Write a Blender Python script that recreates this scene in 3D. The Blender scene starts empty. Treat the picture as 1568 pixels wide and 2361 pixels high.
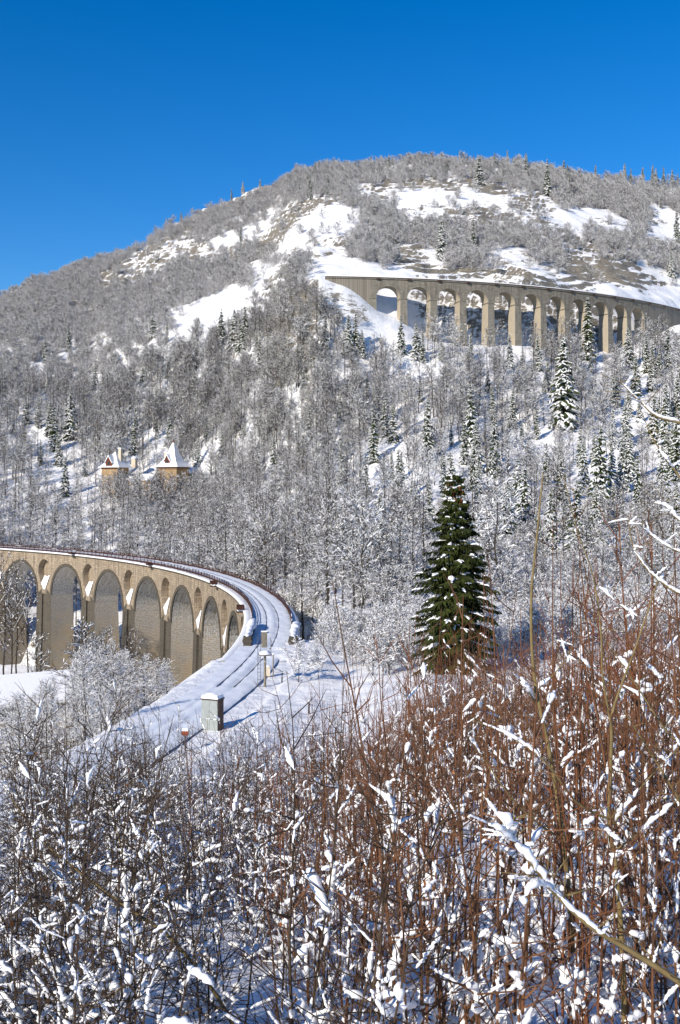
import bpy, math, random
import numpy as np
from mathutils import Vector, Matrix

# ------------------------------------------------------------------ camera, sky, sun
F, CX, YH = 2400.0, 784.0, 1120.0
scene = bpy.context.scene
scene.render.engine = 'CYCLES'
cam_d = bpy.data.cameras.new('camera'); cam = bpy.data.objects.new('camera', cam_d)
scene.collection.objects.link(cam); scene.camera = cam
cam.location = (0, 0, 0); cam.rotation_euler = (math.radians(90), 0, 0)
cam_d.sensor_fit = 'VERTICAL'; cam_d.sensor_height = 36
cam_d.lens = 36 * F / 2361; cam_d.shift_y = -60.5 / 2361
cam_d.clip_start = 0.05; cam_d.clip_end = 5000

SUN_EL, SUN_AZ = 27.0, 220.0          # azimuth clockwise from +Y: the sun stands behind and left of the camera
world = bpy.data.worlds.new('World'); scene.world = world; world.use_nodes = True
wn = world.node_tree.nodes; wl = world.node_tree.links
bg = wn['Background']; sky = wn.new('ShaderNodeTexSky'); sky.sky_type = 'NISHITA'; sky.sun_disc = False
sky.sun_elevation = math.radians(SUN_EL); sky.sun_rotation = math.radians(SUN_AZ)
sky.altitude = 800; sky.air_density = 1.0; sky.dust_density = 0.0; sky.ozone_density = 4.0
hs = wn.new('ShaderNodeHueSaturation'); hs.inputs['Saturation'].default_value = 1.36; hs.inputs['Hue'].default_value = 0.507; hs.inputs['Value'].default_value = 0.86
wl.new(sky.outputs[0], hs.inputs['Color']); wl.new(hs.outputs[0], bg.inputs['Color'])
bg.inputs['Strength'].default_value = 0.15

sd = bpy.data.lights.new('sun', 'SUN'); sd.energy = 5.0; sd.angle = math.radians(0.5); sd.color = (1.0, 0.91, 0.77)
sun = bpy.data.objects.new('sun', sd); scene.collection.objects.link(sun)
az, el = math.radians(SUN_AZ), math.radians(SUN_EL)
S = Vector((math.sin(az) * math.cos(el), math.cos(az) * math.cos(el), math.sin(el)))
sun.rotation_euler = S.to_track_quat('Z', 'Y').to_euler()
scene.view_settings.view_transform = 'Standard'; scene.view_settings.look = 'None'
scene.view_settings.gamma = 1.0; scene.view_settings.exposure = 0.2
scene.cycles.max_bounces = 5; scene.cycles.diffuse_bounces = 3; scene.cycles.glossy_bounces = 1

rng = random.Random(7); nr = np.random.RandomState(7)
R2 = math.radians

# ------------------------------------------------------------------ helpers
def link(o): scene.collection.objects.link(o); return o

class MB:
    """collects geometry; build() links it as one mesh object"""
    def __init__(s): s.v = []; s.f = []; s.m = []; s.uv = []; s.n = 0
    def add(s, vs, fs, mi=0, uvs=None):
        b = s.n; s.v.extend(vs); s.n += len(vs)
        for k, f in enumerate(fs):
            s.f.append([b + i for i in f]); s.m.append(mi)
            s.uv.append(uvs[k] if uvs else None)
    def box(s, c, d, rz=0, mi=0, top=1.0):
        cx, cy, cz = c; dx, dy, dz = d[0] / 2, d[1] / 2, d[2] / 2
        co, si = math.cos(rz), math.sin(rz); vs = []
        for z, k in ((-dz, 1.0), (dz, top)):
            for x, y in ((-dx, -dy), (dx, -dy), (dx, dy), (-dx, dy)):
                x *= k; y *= k
                vs.append((cx + x * co - y * si, cy + x * si + y * co, cz + z))
        s.add(vs, [(3, 2, 1, 0), (4, 5, 6, 7), (0, 1, 5, 4), (1, 2, 6, 5), (2, 3, 7, 6), (3, 0, 4, 7)], mi)
    def tube(s, pts, rad, sides=4, mi=0, zoff=0.0, flat=1.0, jit=0.0, rg=rng):
        n = len(pts)
        P = [Vector(p) for p in pts]; vs = []; fs = []
        for i in range(n):
            t = (P[min(i + 1, n - 1)] - P[max(i - 1, 0)])
            if t.length < 1e-9: t = Vector((0, 0, 1))
            t.normalize()
            up = Vector((0, 0, 1)) if abs(t.z) < 0.95 else Vector((0, 1, 0))
            a = t.cross(up).normalized(); b = a.cross(t)
            r = rad[i] if hasattr(rad, '__len__') else rad
            for k in range(sides):
                w = 2 * math.pi * k / sides + math.pi / sides
                rr = r * (1 + (rg.uniform(-jit, jit) if jit else 0))
                q = P[i] + a * (math.cos(w) * rr) + b * (math.sin(w) * rr * flat)
                vs.append((q.x, q.y, q.z + zoff))
        for i in range(n - 1):
            for k in range(sides):
                k2 = (k + 1) % sides
                fs.append((i * sides + k, i * sides + k2, (i + 1) * sides + k2, (i + 1) * sides + k))
        fs.append(tuple(range(sides))[::-1]); fs.append(tuple((n - 1) * sides + k for k in range(sides)))
        s.add(vs, fs, mi)
    def spike(s, p, q, r, mi=0, zoff=0.0):
        """three-sided twig that ends in a point"""
        P = Vector(p); Q = Vector(q); t = (Q - P)
        if t.length < 1e-6: return
        t.normalize(); up = Vector((0, 0, 1)) if abs(t.z) < 0.95 else Vector((0, 1, 0))
        a = t.cross(up).normalized() * r; b = a.cross(t).normalized() * r
        vs = [tuple(P + b), tuple(P - b * .5 + a * .87), tuple(P - b * .5 - a * .87), tuple(Q)]
        if zoff: vs = [(x, y, z + zoff) for x, y, z in vs]
        s.add(vs, [(0, 1, 3), (1, 2, 3), (2, 0, 3), (0, 2, 1)], mi)
    def snow(s, pts, rmax, mi=1, sides=6, rg=rng, ends=0.25, lift=0.6, flat=0.8):
        """a knobbly lump of snow lying along a path, thin at its ends"""
        P0 = [Vector(p) for p in pts]; L = sum((b - a).length for a, b in zip(P0[:-1], P0[1:]))
        n = max(4, min(26, int(L / max(rmax * .9, 1e-4)) + 2)); m = len(P0) - 1; P = []; rad = []; w2 = rg.uniform(.5, 1)
        for i in range(n + 1):
            t = i / n; f = t * m; k = min(m - 1, int(f)); p = P0[k] + (P0[k + 1] - P0[k]) * (f - k)
            w2 = .5 * w2 + .5 * rg.uniform(.35, 1.25)
            r = rmax * max(.12, math.sin(math.pi * (0.05 + 0.9 * t)) ** 0.55) * w2
            rad.append(r); P.append((p[0] + rg.uniform(-1, 1) * rmax * .28, p[1] + rg.uniform(-1, 1) * rmax * .28, p[2] + r * lift + rg.uniform(-.1, .2) * rmax))
        s.tube(P, rad, sides, mi, flat=flat, jit=0.2, rg=rg)
    def blob(s, c, r, mi=1, sq=0.8, rg=rng, n=5, m=7, elong=None):
        vs = []; fs = []
        ex, ey = elong or (1, 1)
        ph = [rg.uniform(0, 6.28) for _ in range(4)]
        vs.append((c[0], c[1], c[2] - r * sq * .7))
        for i in range(1, n):
            th = math.pi * i / n
            for k in range(m):
                w = 2 * math.pi * k / m
                rr = r * (1 + .22 * math.sin(2 * w + ph[0]) + .16 * math.sin(3 * w + ph[1] + th * 2) + rg.uniform(-.1, .1))
                vs.append((c[0] + ex * rr * math.sin(th) * math.cos(w), c[1] + ey * rr * math.sin(th) * math.sin(w), c[2] - r * sq * math.cos(th) * (1 + .1 * math.sin(w + ph[2]))))
        vs.append((c[0], c[1], c[2] + r * sq))
        top = len(vs) - 1
        for k in range(m): fs.append((0, 1 + (k + 1) % m, 1 + k))
        for i in range(n - 2):
            for k in range(m):
                a = 1 + i * m + k; b = 1 + i * m + (k + 1) % m
                fs.append((a, b, b + m, a + m))
        for k in range(m): fs.append((top, 1 + (n - 2) * m + k, 1 + (n - 2) * m + (k + 1) % m))
        s.add(vs, fs, mi)
    def mesh(s, name, mats, smooth=False, smooth_slots=()):
        me = bpy.data.meshes.new(name)
        me.from_pydata(s.v, [], s.f)
        for m in (mats if isinstance(mats, (list, tuple)) else [mats]): me.materials.append(m)
        me.polygons.foreach_set('material_index', np.array(s.m, dtype=np.int32))
        if any(u is not None for u in s.uv):
            uvl = me.uv_layers.new(name='UVMap'); dat = []
            for f, u in zip(s.f, s.uv):
                dat.extend([c for p in (u if u is not None else [(0, 0)] * len(f)) for c in p])
            uvl.data.foreach_set('uv', np.array(dat, dtype=np.float32))
        sm = np.array([smooth or (mi in smooth_slots) for mi in s.m], dtype=bool)
        me.polygons.foreach_set('use_smooth', sm)
        me.update(); return me
    def build(s, name, mats, parent=None, smooth=False, smooth_slots=()):
        o = link(bpy.data.objects.new(name, s.mesh(name, mats, smooth, smooth_slots)))
        if parent: o.parent = parent
        return o

def tag(o, label=None, cat=None, group=None, kind=None):
    if label: o['label'] = label
    if cat: o['category'] = cat
    if group: o['group'] = group
    if kind: o['kind'] = kind
    return o
def empty(name, loc=(0, 0, 0), rz=0.0, label=None, cat=None, group=None):
    o = link(bpy.data.objects.new(name, None)); o.location = loc; o.rotation_euler = (0, 0, rz)
    return tag(o, label, cat, group)
def copy_tree(o, parent=None):
    c = o.copy(); link(c)
    if parent: c.parent = parent
    for ch in [x for x in scene.objects if x.parent == o]: copy_tree(ch, c)
    return c
def clone(root, kids, loc, rz, sc, name, label, cat, group):
    r = root.copy(); link(r); r.location = loc; r.rotation_euler = (rng.uniform(-.03, .03), rng.uniform(-.03, .03), rz); r.scale = sc
    tag(r, label, cat, group)
    for k in kids:
        c = k.copy(); link(c); c.parent = r
    return r
def at(xd, yd, D): return Vector(((xd - CX) / F * D, D, (YH - yd) / F * D))

# ------------------------------------------------------------------ materials
def mat(name, rough=0.8, spec=0.2):
    m = bpy.data.materials.new(name); m.use_nodes = True
    b = m.node_tree.nodes['Principled BSDF']; b.inputs['Roughness'].default_value = rough
    b.inputs['Specular IOR Level'].default_value = spec
    return m, m.node_tree.nodes, m.node_tree.links, b
def noise(n, l, scale, coord, detail=4, rough=.55, stretch=None):
    t = n.new('ShaderNodeTexNoise'); t.inputs['Scale'].default_value = scale
    t.inputs['Detail'].default_value = detail; t.inputs['Roughness'].default_value = rough
    if stretch:
        mp = n.new('ShaderNodeMapping'); mp.inputs['Scale'].default_value = stretch
        l.new(coord, mp.inputs['Vector']); l.new(mp.outputs[0], t.inputs['Vector'])
    else: l.new(coord, t.inputs['Vector'])
    return t.outputs['Fac']
def ramp(n, l, fac, stops):
    r = n.new('ShaderNodeValToRGB'); e = r.color_ramp.elements
    while len(e) < len(stops): e.new(0.5)
    for k, (p, c) in enumerate(stops):
        e[k].position = p; e[k].color = (*c, 1) if len(c) == 3 else c
    l.new(fac, r.inputs[0]); return r.outputs[0]
def mixc(n, l, fac, a, b, mode='MIX'):
    x = n.new('ShaderNodeMix'); x.data_type = 'RGBA'; x.blend_type = mode
    if isinstance(fac, float): x.inputs[0].default_value = fac
    else: l.new(fac, x.inputs[0])
    for i, v in ((6, a), (7, b)):
        if isinstance(v, tuple): x.inputs[i].default_value = (*v, 1)
        else: l.new(v, x.inputs[i])
    return x.outputs[2]
def bump(n, l, b, h, strength, dist):
    q = n.new('ShaderNodeBump'); q.inputs['Strength'].default_value = strength; q.inputs['Distance'].default_value = dist
    l.new(h, q.inputs['Height']); l.new(q.outputs[0], b.inputs['Normal'])
def geo(n): return n.new('ShaderNodeNewGeometry')
def math_(n, l, op, a, b=None):
    x = n.new('ShaderNodeMath'); x.operation = op
    for i, v in ((0, a), (1, b)):
        if v is None: continue
        if isinstance(v, (int, float)): x.inputs[i].default_value = v
        else: l.new(v, x.inputs[i])
    return x.outputs[0]

def simple(name, c1, c2, scale=8, rough=.8, b_=.3, bd=.01, spec=.2, stretch=None):
    m, n, l, b = mat(name, rough, spec); tc = n.new('ShaderNodeTexCoord')
    f = noise(n, l, scale, tc.outputs['Object'], 5, stretch=stretch)
    l.new(ramp(n, l, f, [(.3, c1), (.7, c2)]), b.inputs['Base Color'])
    if b_: bump(n, l, b, f, b_, bd)
    return m

def snow_mat(name, bs=.35, sc=2.0):
    m, n, l, b = mat(name, .55, .3); tc = n.new('ShaderNodeTexCoord')
    b.inputs['Base Color'].default_value = (.87, .87, .88, 1)
    f = noise(n, l, sc, tc.outputs['Object'], 8, .6); bump(n, l, b, f, bs, .12)
    return m
SNOW = snow_mat('snow_white')
SNOWCLUMP, n_, l_, b_ = mat('snow_clump', .5, .3)
b_.inputs['Base Color'].default_value = (.88, .88, .89, 1)
tc_ = n_.new('ShaderNodeTexCoord'); bump(n_, l_, b_, noise(n_, l_, 45, tc_.outputs['Object'], 4), .25, .01)

# ground: snow, with bare rock where it is steep, and withered grass here and there on the upper hill
GROUND, n, l, b = mat('snowy_ground', .6, .25)
g = geo(n); tc = n.new('ShaderNodeTexCoord'); pos = tc.outputs['Object']
sep = n.new('ShaderNodeSeparateXYZ'); l.new(g.outputs['True Normal'], sep.inputs[0])
rk1 = noise(n, l, .16, pos, 9, .7, (1, 1, 3.2)); rk2 = noise(n, l, .7, pos, 8, .7, (1, 1, 4))
rockc = ramp(n, l, rk2, [(.3, (.07, .062, .052)), (.5, (.20, .18, .145)), (.7, (.36, .32, .26))])
steep = math_(n, l, 'SUBTRACT', 1.0, sep.outputs[2])
k = math_(n, l, 'ADD', steep, math_(n, l, 'MULTIPLY', math_(n, l, 'SUBTRACT', rk1, .5), .9))
k = math_(n, l, 'ADD', k, math_(n, l, 'MULTIPLY', math_(n, l, 'SUBTRACT', rk2, .5), .55))
hillf = n.new('ShaderNodeAttribute'); hillf.attribute_name = 'rockiness'
k = math_(n, l, 'ADD', k, math_(n, l, 'MULTIPLY', math_(n, l, 'SUBTRACT', hillf.outputs['Fac'], .5), .5))
fac = ramp(n, l, k, [(.40, (0, 0, 0)), (.47, (1, 1, 1))])
l.new(mixc(n, l, fac, (.87, .87, .88), rockc), b.inputs['Base Color'])
h = math_(n, l, 'ADD', noise(n, l, .8, pos, 8, .55), math_(n, l, 'MULTIPLY', noise(n, l, 6, pos, 6, .6), .25))
bump(n, l, b, h, .6, .5)

def stone(name, c1, c2, mortar, w=.55, hgt=.28, streak=0.5, warm=None, bs=.6, frost=0.0):
    m, n, l, b = mat(name, .9, .1); uv = n.new('ShaderNodeUVMap'); tc = n.new('ShaderNodeTexCoord')
    br = n.new('ShaderNodeTexBrick'); l.new(uv.outputs[0], br.inputs['Vector'])
    br.inputs['Scale'].default_value = 1.0; br.inputs['Brick Width'].default_value = w; br.inputs['Row Height'].default_value = hgt
    br.inputs['Mortar Size'].default_value = .035; br.inputs['Mortar Smooth'].default_value = .3; br.inputs['Bias'].default_value = 0
    br.inputs['Color1'].default_value = (*c1, 1); br.inputs['Color2'].default_value = (*c2, 1); br.inputs['Mortar'].default_value = (*mortar, 1)
    st = noise(n, l, 1.0, uv.outputs[0], 6, .6, (1.3, .10, 1)); big = noise(n, l, .35, uv.outputs[0], 5, .6)
    c = mixc(n, l, math_(n, l, 'MULTIPLY', ramp(n, l, st, [(.45, (0, 0, 0)), (.68, (1, 1, 1))]), streak), br.outputs['Color'], (.07, .062, .05))
    c = mixc(n, l, ramp(n, l, big, [(.35, (.0, .0, .0)), (.65, (.75, .75, .75))]), c, warm or c1)
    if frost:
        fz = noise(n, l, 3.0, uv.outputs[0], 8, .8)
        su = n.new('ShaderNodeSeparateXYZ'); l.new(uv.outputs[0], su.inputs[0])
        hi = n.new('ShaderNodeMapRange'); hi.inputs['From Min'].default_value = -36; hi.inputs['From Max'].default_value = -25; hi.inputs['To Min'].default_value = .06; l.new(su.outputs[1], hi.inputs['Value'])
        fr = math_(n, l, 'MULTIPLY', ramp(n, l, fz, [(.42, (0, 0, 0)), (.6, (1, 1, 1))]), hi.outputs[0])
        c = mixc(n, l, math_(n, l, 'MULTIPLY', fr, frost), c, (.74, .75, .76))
    l.new(c, b.inputs['Base Color'])
    hh = math_(n, l, 'SUBTRACT', noise(n, l, 5, uv.outputs[0], 5), math_(n, l, 'MULTIPLY', br.outputs['Fac'], 1.2))
    bump(n, l, b, hh, bs, .06); return m
ST_FACE = stone('spandrel_stone', (.48, .385, .28), (.27, .212, .152), (.15, .125, .095), w=.9, hgt=.42, streak=.85, warm=(.28, .222, .16))
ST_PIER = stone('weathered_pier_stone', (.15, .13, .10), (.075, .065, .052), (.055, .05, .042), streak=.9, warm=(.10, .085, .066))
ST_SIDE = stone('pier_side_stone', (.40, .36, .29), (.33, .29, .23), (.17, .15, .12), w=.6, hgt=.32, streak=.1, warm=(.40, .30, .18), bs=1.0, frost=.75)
ST_UP = stone('upper_viaduct_stone', (.34, .30, .25), (.20, .175, .145), (.13, .115, .095), w=1.1, hgt=.55, streak=.9, warm=(.22, .205, .175))
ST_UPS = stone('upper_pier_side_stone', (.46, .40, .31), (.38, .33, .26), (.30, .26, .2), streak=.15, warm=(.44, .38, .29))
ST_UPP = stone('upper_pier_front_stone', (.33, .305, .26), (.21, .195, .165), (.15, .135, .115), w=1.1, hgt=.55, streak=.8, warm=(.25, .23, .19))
ST_OCH = stone('ochre_tower_stone', (.46, .32, .18), (.34, .23, .13), (.26, .19, .12), w=.9, hgt=.45, streak=.45, warm=(.42, .30, .17))
RUST = simple('rusty_iron', (.035, .017, .012), (.075, .03, .02), 6, .75, .2)
STEEL = simple('dark_rail_steel', (.05, .045, .045), (.11, .10, .10), 10, .5, .1, spec=.5)
CONC = simple('signal_concrete', (.16, .14, .11), (.25, .22, .17), 5, .9, .3)
CAB = simple('grey_green_paint', (.24, .265, .255), (.31, .335, .32), 3, .5, .1, spec=.4)
CABD = simple('dark_brown_paint_and_shade', (.05, .035, .03), (.09, .06, .05), 6, .7, .1)  # dark paint; also stands in for shade on the cabinet's right side
REDP = simple('red_brown_paint', (.22, .05, .025), (.30, .08, .04), 9, .6, .1)
WOOD = simple('dark_red_wood', (.11, .03, .015), (.17, .05, .03), 12, .7, .1)
PLAST = simple('pale_render', (.55, .47, .36), (.62, .54, .42), 3, .9, .2)
GLASSD = simple('dark_window_glass', (.02, .025, .03), (.04, .045, .05), 3, .2, 0)
ICE = simple('packed_track_snow', (.70, .74, .80), (.82, .85, .89), 1.2, .45, .5, .05, stretch=None)
BARK = simple('grey_brown_bark', (.028, .023, .018), (.075, .06, .048), 3, .9, .4)
TWIG = simple('grey_twig_bark', (.022, .018, .015), (.07, .056, .045), 2, .9, 0)
BTW = simple('brown_twig_bark', (.028, .019, .012), (.085, .058, .038), 2, .9, 0)
PURP = simple('purplish_twig_bark', (.045, .032, .026), (.10, .074, .061), 2, .9, 0)
REDB = simple('red_brown_shoot_bark', (.045, .028, .017), (.22, .095, .042), 1.4, .6, .1)
RUSTB = simple('rust_brown_shoot_bark', (.06, .03, .015), (.23, .08, .03), 1.2, .6, .1)
DARKB = simple('dark_brown_shoot_bark', (.025, .017, .012), (.09, .058, .034), 4, .7, .1)
OLIVE = simple('olive_brown_bark', (.14, .10, .04), (.23, .17, .075), 14, .65, .2, .005)
NEED = simple('dark_green_needles', (.006, .012, .003), (.055, .068, .011), 2.2, .8, 0)
NEEDF = simple('forest_spruce_needles', (.018, .03, .010), (.06, .08, .022), .5, .8, 0)
CONE = simple('hanging_spruce_cones', (.24, .075, .022), (.34, .12, .04), 4, .7, 0)
LEAF = simple('withered_orange_leaf', (.35, .09, .02), (.42, .14, .03), 8, .7, 0)

# ------------------------------------------------------------------ terrain
_tab = nr.rand(64, 64)
def vnoise(x, y):
    xi = np.floor(x).astype(int); yi = np.floor(y).astype(int); fx = x - xi; fy = y - yi
    fx = fx * fx * (3 - 2 * fx); fy = fy * fy * (3 - 2 * fy)
    a = _tab[xi % 64, yi % 64]; b = _tab[(xi + 1) % 64, yi % 64]; c = _tab[xi % 64, (yi + 1) % 64]; d = _tab[(xi + 1) % 64, (yi + 1) % 64]
    return (a * (1 - fx) + b * fx) * (1 - fy) + (c * (1 - fx) + d * fx) * fy - .5
def fbm(x, y, s, o=4):
    r = 0; a = 1.0
    for i in range(o): r = r + a * vnoise(x / s + 17.3 * i, y / s + 5.1 * i); a *= .5; s *= .5
    return r
def sst(a, b, x): t = np.clip((x - a) / (b - a), 0, 1); return t * t * (3 - 2 * t)

NEARZ = [(-20, 3.0), (0, -1.75), (3, -2.5), (6, -3.4), (10, -4.6), (15, -6.0), (25, -8.3), (40, -11.3), (55, -13.8), (68, -15.6), (78, -16)]
NEARR = [(-20, 3.2), (0, -1.6), (3, -2.3), (6, -3.2), (10, -4.3), (15, -5.4), (25, -7.2), (40, -9.9), (55, -12.0), (70, -13.0), (80, -14.2), (95, -15.6)]
NEARX = [(-20, 3.2), (0, -1.6), (3, -2.2), (6, -3.0), (10, -3.9), (15, -4.9), (25, -6.4), (40, -8.9), (55, -10.5), (70, -11.4), (80, -12.4), (95, -14.5)]
def yy(*p): return [(D, (YH - y) / F * D) for D, y in p]
TAB = {
 -700: NEARZ + [(100, -17), (150, -20), (200, -24), (260, -22), (290, -17), (320, -12)] + yy((380, 1190), (450, 1060), (520, 950), (600, 880), (680, 850)) + [(760, 70), (960, 20)],
 -200: NEARZ + [(100, -20), (150, -32), (200, -38), (250, -36), (280, -26), (310, -17)] + yy((360, 1210), (400, 1120), (450, 1010), (520, 890), (600, 800), (680, 770)) + [(760, 96), (960, 50)],
 0: NEARZ + [(100, -20), (150, -34), (200, -41), (250, -42), (280, -36), (300, -31), (330, -22)] + yy((360, 1230), (400, 1130), (450, 1010), (500, 900), (560, 790), (620, 730), (690, 701)) + [(780, 115), (960, 80)],
 100: NEARZ + [(100, -20), (150, -34), (200, -41), (250, -42), (280, -38), (310, -31), (335, -22)] + yy((360, 1230), (400, 1130), (450, 1010), (500, 900), (560, 780), (620, 695), (690, 655)) + [(780, 122), (960, 80)],
 200: NEARZ + [(100, -20), (150, -32), (200, -38), (250, -38), (290, -34), (320, -25)] + yy((345, 1260), (380, 1180), (420, 1090), (460, 990), (520, 850), (580, 735), (640, 655), (700, 617)) + [(780, 140), (960, 80)],
 280: NEARZ + [(100, -18), (150, -27), (200, -33), (250, -34), (290, -31), (315, -25)] + yy((345, 1240), (385, 1168), (412, 1100), (440, 1010), (470, 905), (500, 820), (540, 745), (600, 675), (650, 625), (705, 594)) + [(780, 150), (960, 80)],
 400: NEARZ + [(100, -17), (150, -23), (200, -28), (250, -30), (290, -27), (320, -22)] + yy((355, 1240), (395, 1160), (416, 1090), (440, 985), (465, 870), (485, 790), (510, 745), (560, 690), (610, 630), (660, 580), (740, 514)) + [(820, 185), (960, 100)],
 500: NEARZ + [(100, -16.5), (150, -20), (200, -25), (250, -26), (290, -22)] + yy((345, 1200), (385, 1115), (410, 1030), (435, 920), (455, 835), (475, 772), (500, 735), (550, 670), (610, 600), (670, 530), (745, 470)) + [(830, 200), (960, 110)],
 600: NEARZ + [(100, -16.2), (130, -17), (170, -20.5), (220, -22), (275, -19.8)] + yy((335, 1160), (370, 1060), (395, 960), (415, 870), (432, 790), (448, 740), (475, 698), (520, 645), (580, 590), (640, 535), (700, 475), (752, 430)) + [(840, 205), (960, 110)],
 690: NEARZ + [(100, -16.0), (120, -16.6), (165, -19), (210, -19.5), (265, -16)] + yy((315, 1150), (350, 1040), (370, 930), (383, 830), (393, 735), (401, 672), (410, 640), (450, 612), (500, 575), (560, 520), (620, 465), (700, 408), (748, 403)) + [(840, 212), (960, 120)],
 735: NEARZ + [(100, -16.0), (120, -16.8), (165, -18.7), (205, -19)] + yy((260, 1240), (310, 1125), (342, 1000), (364, 880), (376, 800), (384, 725), (390, 668), (396, 638), (415, 630), (450, 600), (500, 560), (560, 500), (620, 450), (700, 396)) + [(780, 205), (960, 125)],
 784: NEARZ[:-3] + [(55, -13.6), (62, -14.6), (72, -15.8), (80, -16), (120, -17), (160, -18.5)] + yy((200, 1335), (260, 1240), (310, 1110), (340, 985), (363, 880), (378, 790), (388, 705), (394, 668), (404, 640), (412, 632), (450, 600), (500, 550), (560, 490), (620, 440), (700, 388)) + [(780, 205), (960, 130)],
 900: NEARZ[:-4] + [(45, -12.0), (56, -13.2), (66, -14.0), (76, -14.9), (90, -15.8)] + yy((120, 1445), (160, 1390), (200, 1320), (260, 1220), (300, 1120), (340, 985), (370, 880), (385, 800), (393, 745), (402, 730), (440, 700)) + [(780, 150), (960, 130)],
 1000: NEARR + yy((120, 1440), (160, 1370), (200, 1300), (250, 1200), (300, 1090), (340, 960), (370, 868), (390, 806), (402, 782), (440, 800)) + [(780, 150), (960, 130)],
 1200: NEARR + yy((120, 1430), (160, 1365), (200, 1295), (250, 1200), (300, 1100), (340, 990), (370, 895), (395, 825), (412, 792), (450, 810)) + [(780, 150), (960, 130)],
 1400: NEARX[:-1] + yy((95, 1480), (120, 1425), (160, 1360), (200, 1290), (250, 1195), (300, 1100), (350, 970), (400, 870), (430, 820), (452, 798), (490, 815)) + [(780, 150), (960, 130)],
 1568: NEARX[:-1] + yy((95, 1470), (120, 1415), (160, 1350), (200, 1285), (250, 1190), (300, 1095), (350, 970), (400, 870), (440, 795), (465, 752), (480, 742), (510, 760)) + [(780, 150), (960, 130)],
 2300: NEARX[:-1] + yy((95, 1440), (120, 1400), (160, 1340), (200, 1280), (250, 1180), (300, 1080), (350, 970), (400, 860), (440, 780), (490, 735), (530, 720), (570, 760)) + [(780, 150), (960, 130)],
}
BACK = {
 500: yy((395, 640), (450, 600), (520, 545), (600, 490), (700, 430)) + [(780, 200), (960, 120)],
 784: [(398, 76)] + yy((412, 634), (450, 600), (500, 552), (560, 492), (620, 440), (700, 390)) + [(780, 205), (960, 130)],
 1000: [(400, 75), (420, 84)] + yy((450, 625), (500, 558), (560, 490), (620, 435), (705, 377)) + [(780, 216), (960, 140)],
 1200: [(412, 75), (432, 84)] + yy((460, 632), (510, 565), (570, 495), (630, 440), (710, 384)) + [(790, 216), (960, 140)],
 1400: [(445, 75), (462, 83)] + yy((490, 655), (530, 600), (590, 525), (650, 465), (725, 412)) + [(800, 212), (960, 140)],
 1568: [(475, 75), (495, 84)] + yy((520, 690), (560, 630), (610, 560), (670, 490), (735, 430)) + [(810, 210), (960, 140)],
 2300: [(540, 75), (560, 84)] + yy((590, 720), (640, 620), (690, 540), (745, 470)) + [(820, 208), (960, 140)],
}
DG = np.arange(-20, 960, 2.0)
def table(T):
    cols = sorted(T); rows = []
    for c in cols:
        p = np.array(T[c]); z = np.interp(DG, p[:, 0], p[:, 1])
        kz = np.array([1, 2, 3, 2, 1.]) / 9; zz = np.convolve(np.pad(z, 2, 'edge'), kz, 'valid'); rows.append(zz)
    return np.array(cols, float), np.array(rows)
T1, T2 = table(TAB), table(BACK)
def look(T, xd, D):
    cols, rows = T; xd = np.clip(xd, cols[0], cols[-1] - 1e-3)
    i = np.clip(np.searchsorted(cols, xd, 'right') - 1, 0, len(cols) - 2); t = (xd - cols[i]) / (cols[i + 1] - cols[i]); t = t * t * (3 - 2 * t) * .5 + t * .5
    d = np.clip((D - DG[0]) / 2.0, 0, len(DG) - 1.001); j = d.astype(int); f = d - j
    a = rows[i, j] * (1 - f) + rows[i, j + 1] * f; b = rows[i + 1, j] * (1 - f) + rows[i + 1, j + 1] * f
    return a * (1 - t) + b * t
C1 = (-216.0, 110.0)            # centre of the lower curve
C2 = (-20.0, 638.0)             # centre of the upper curve, radius 240
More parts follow.
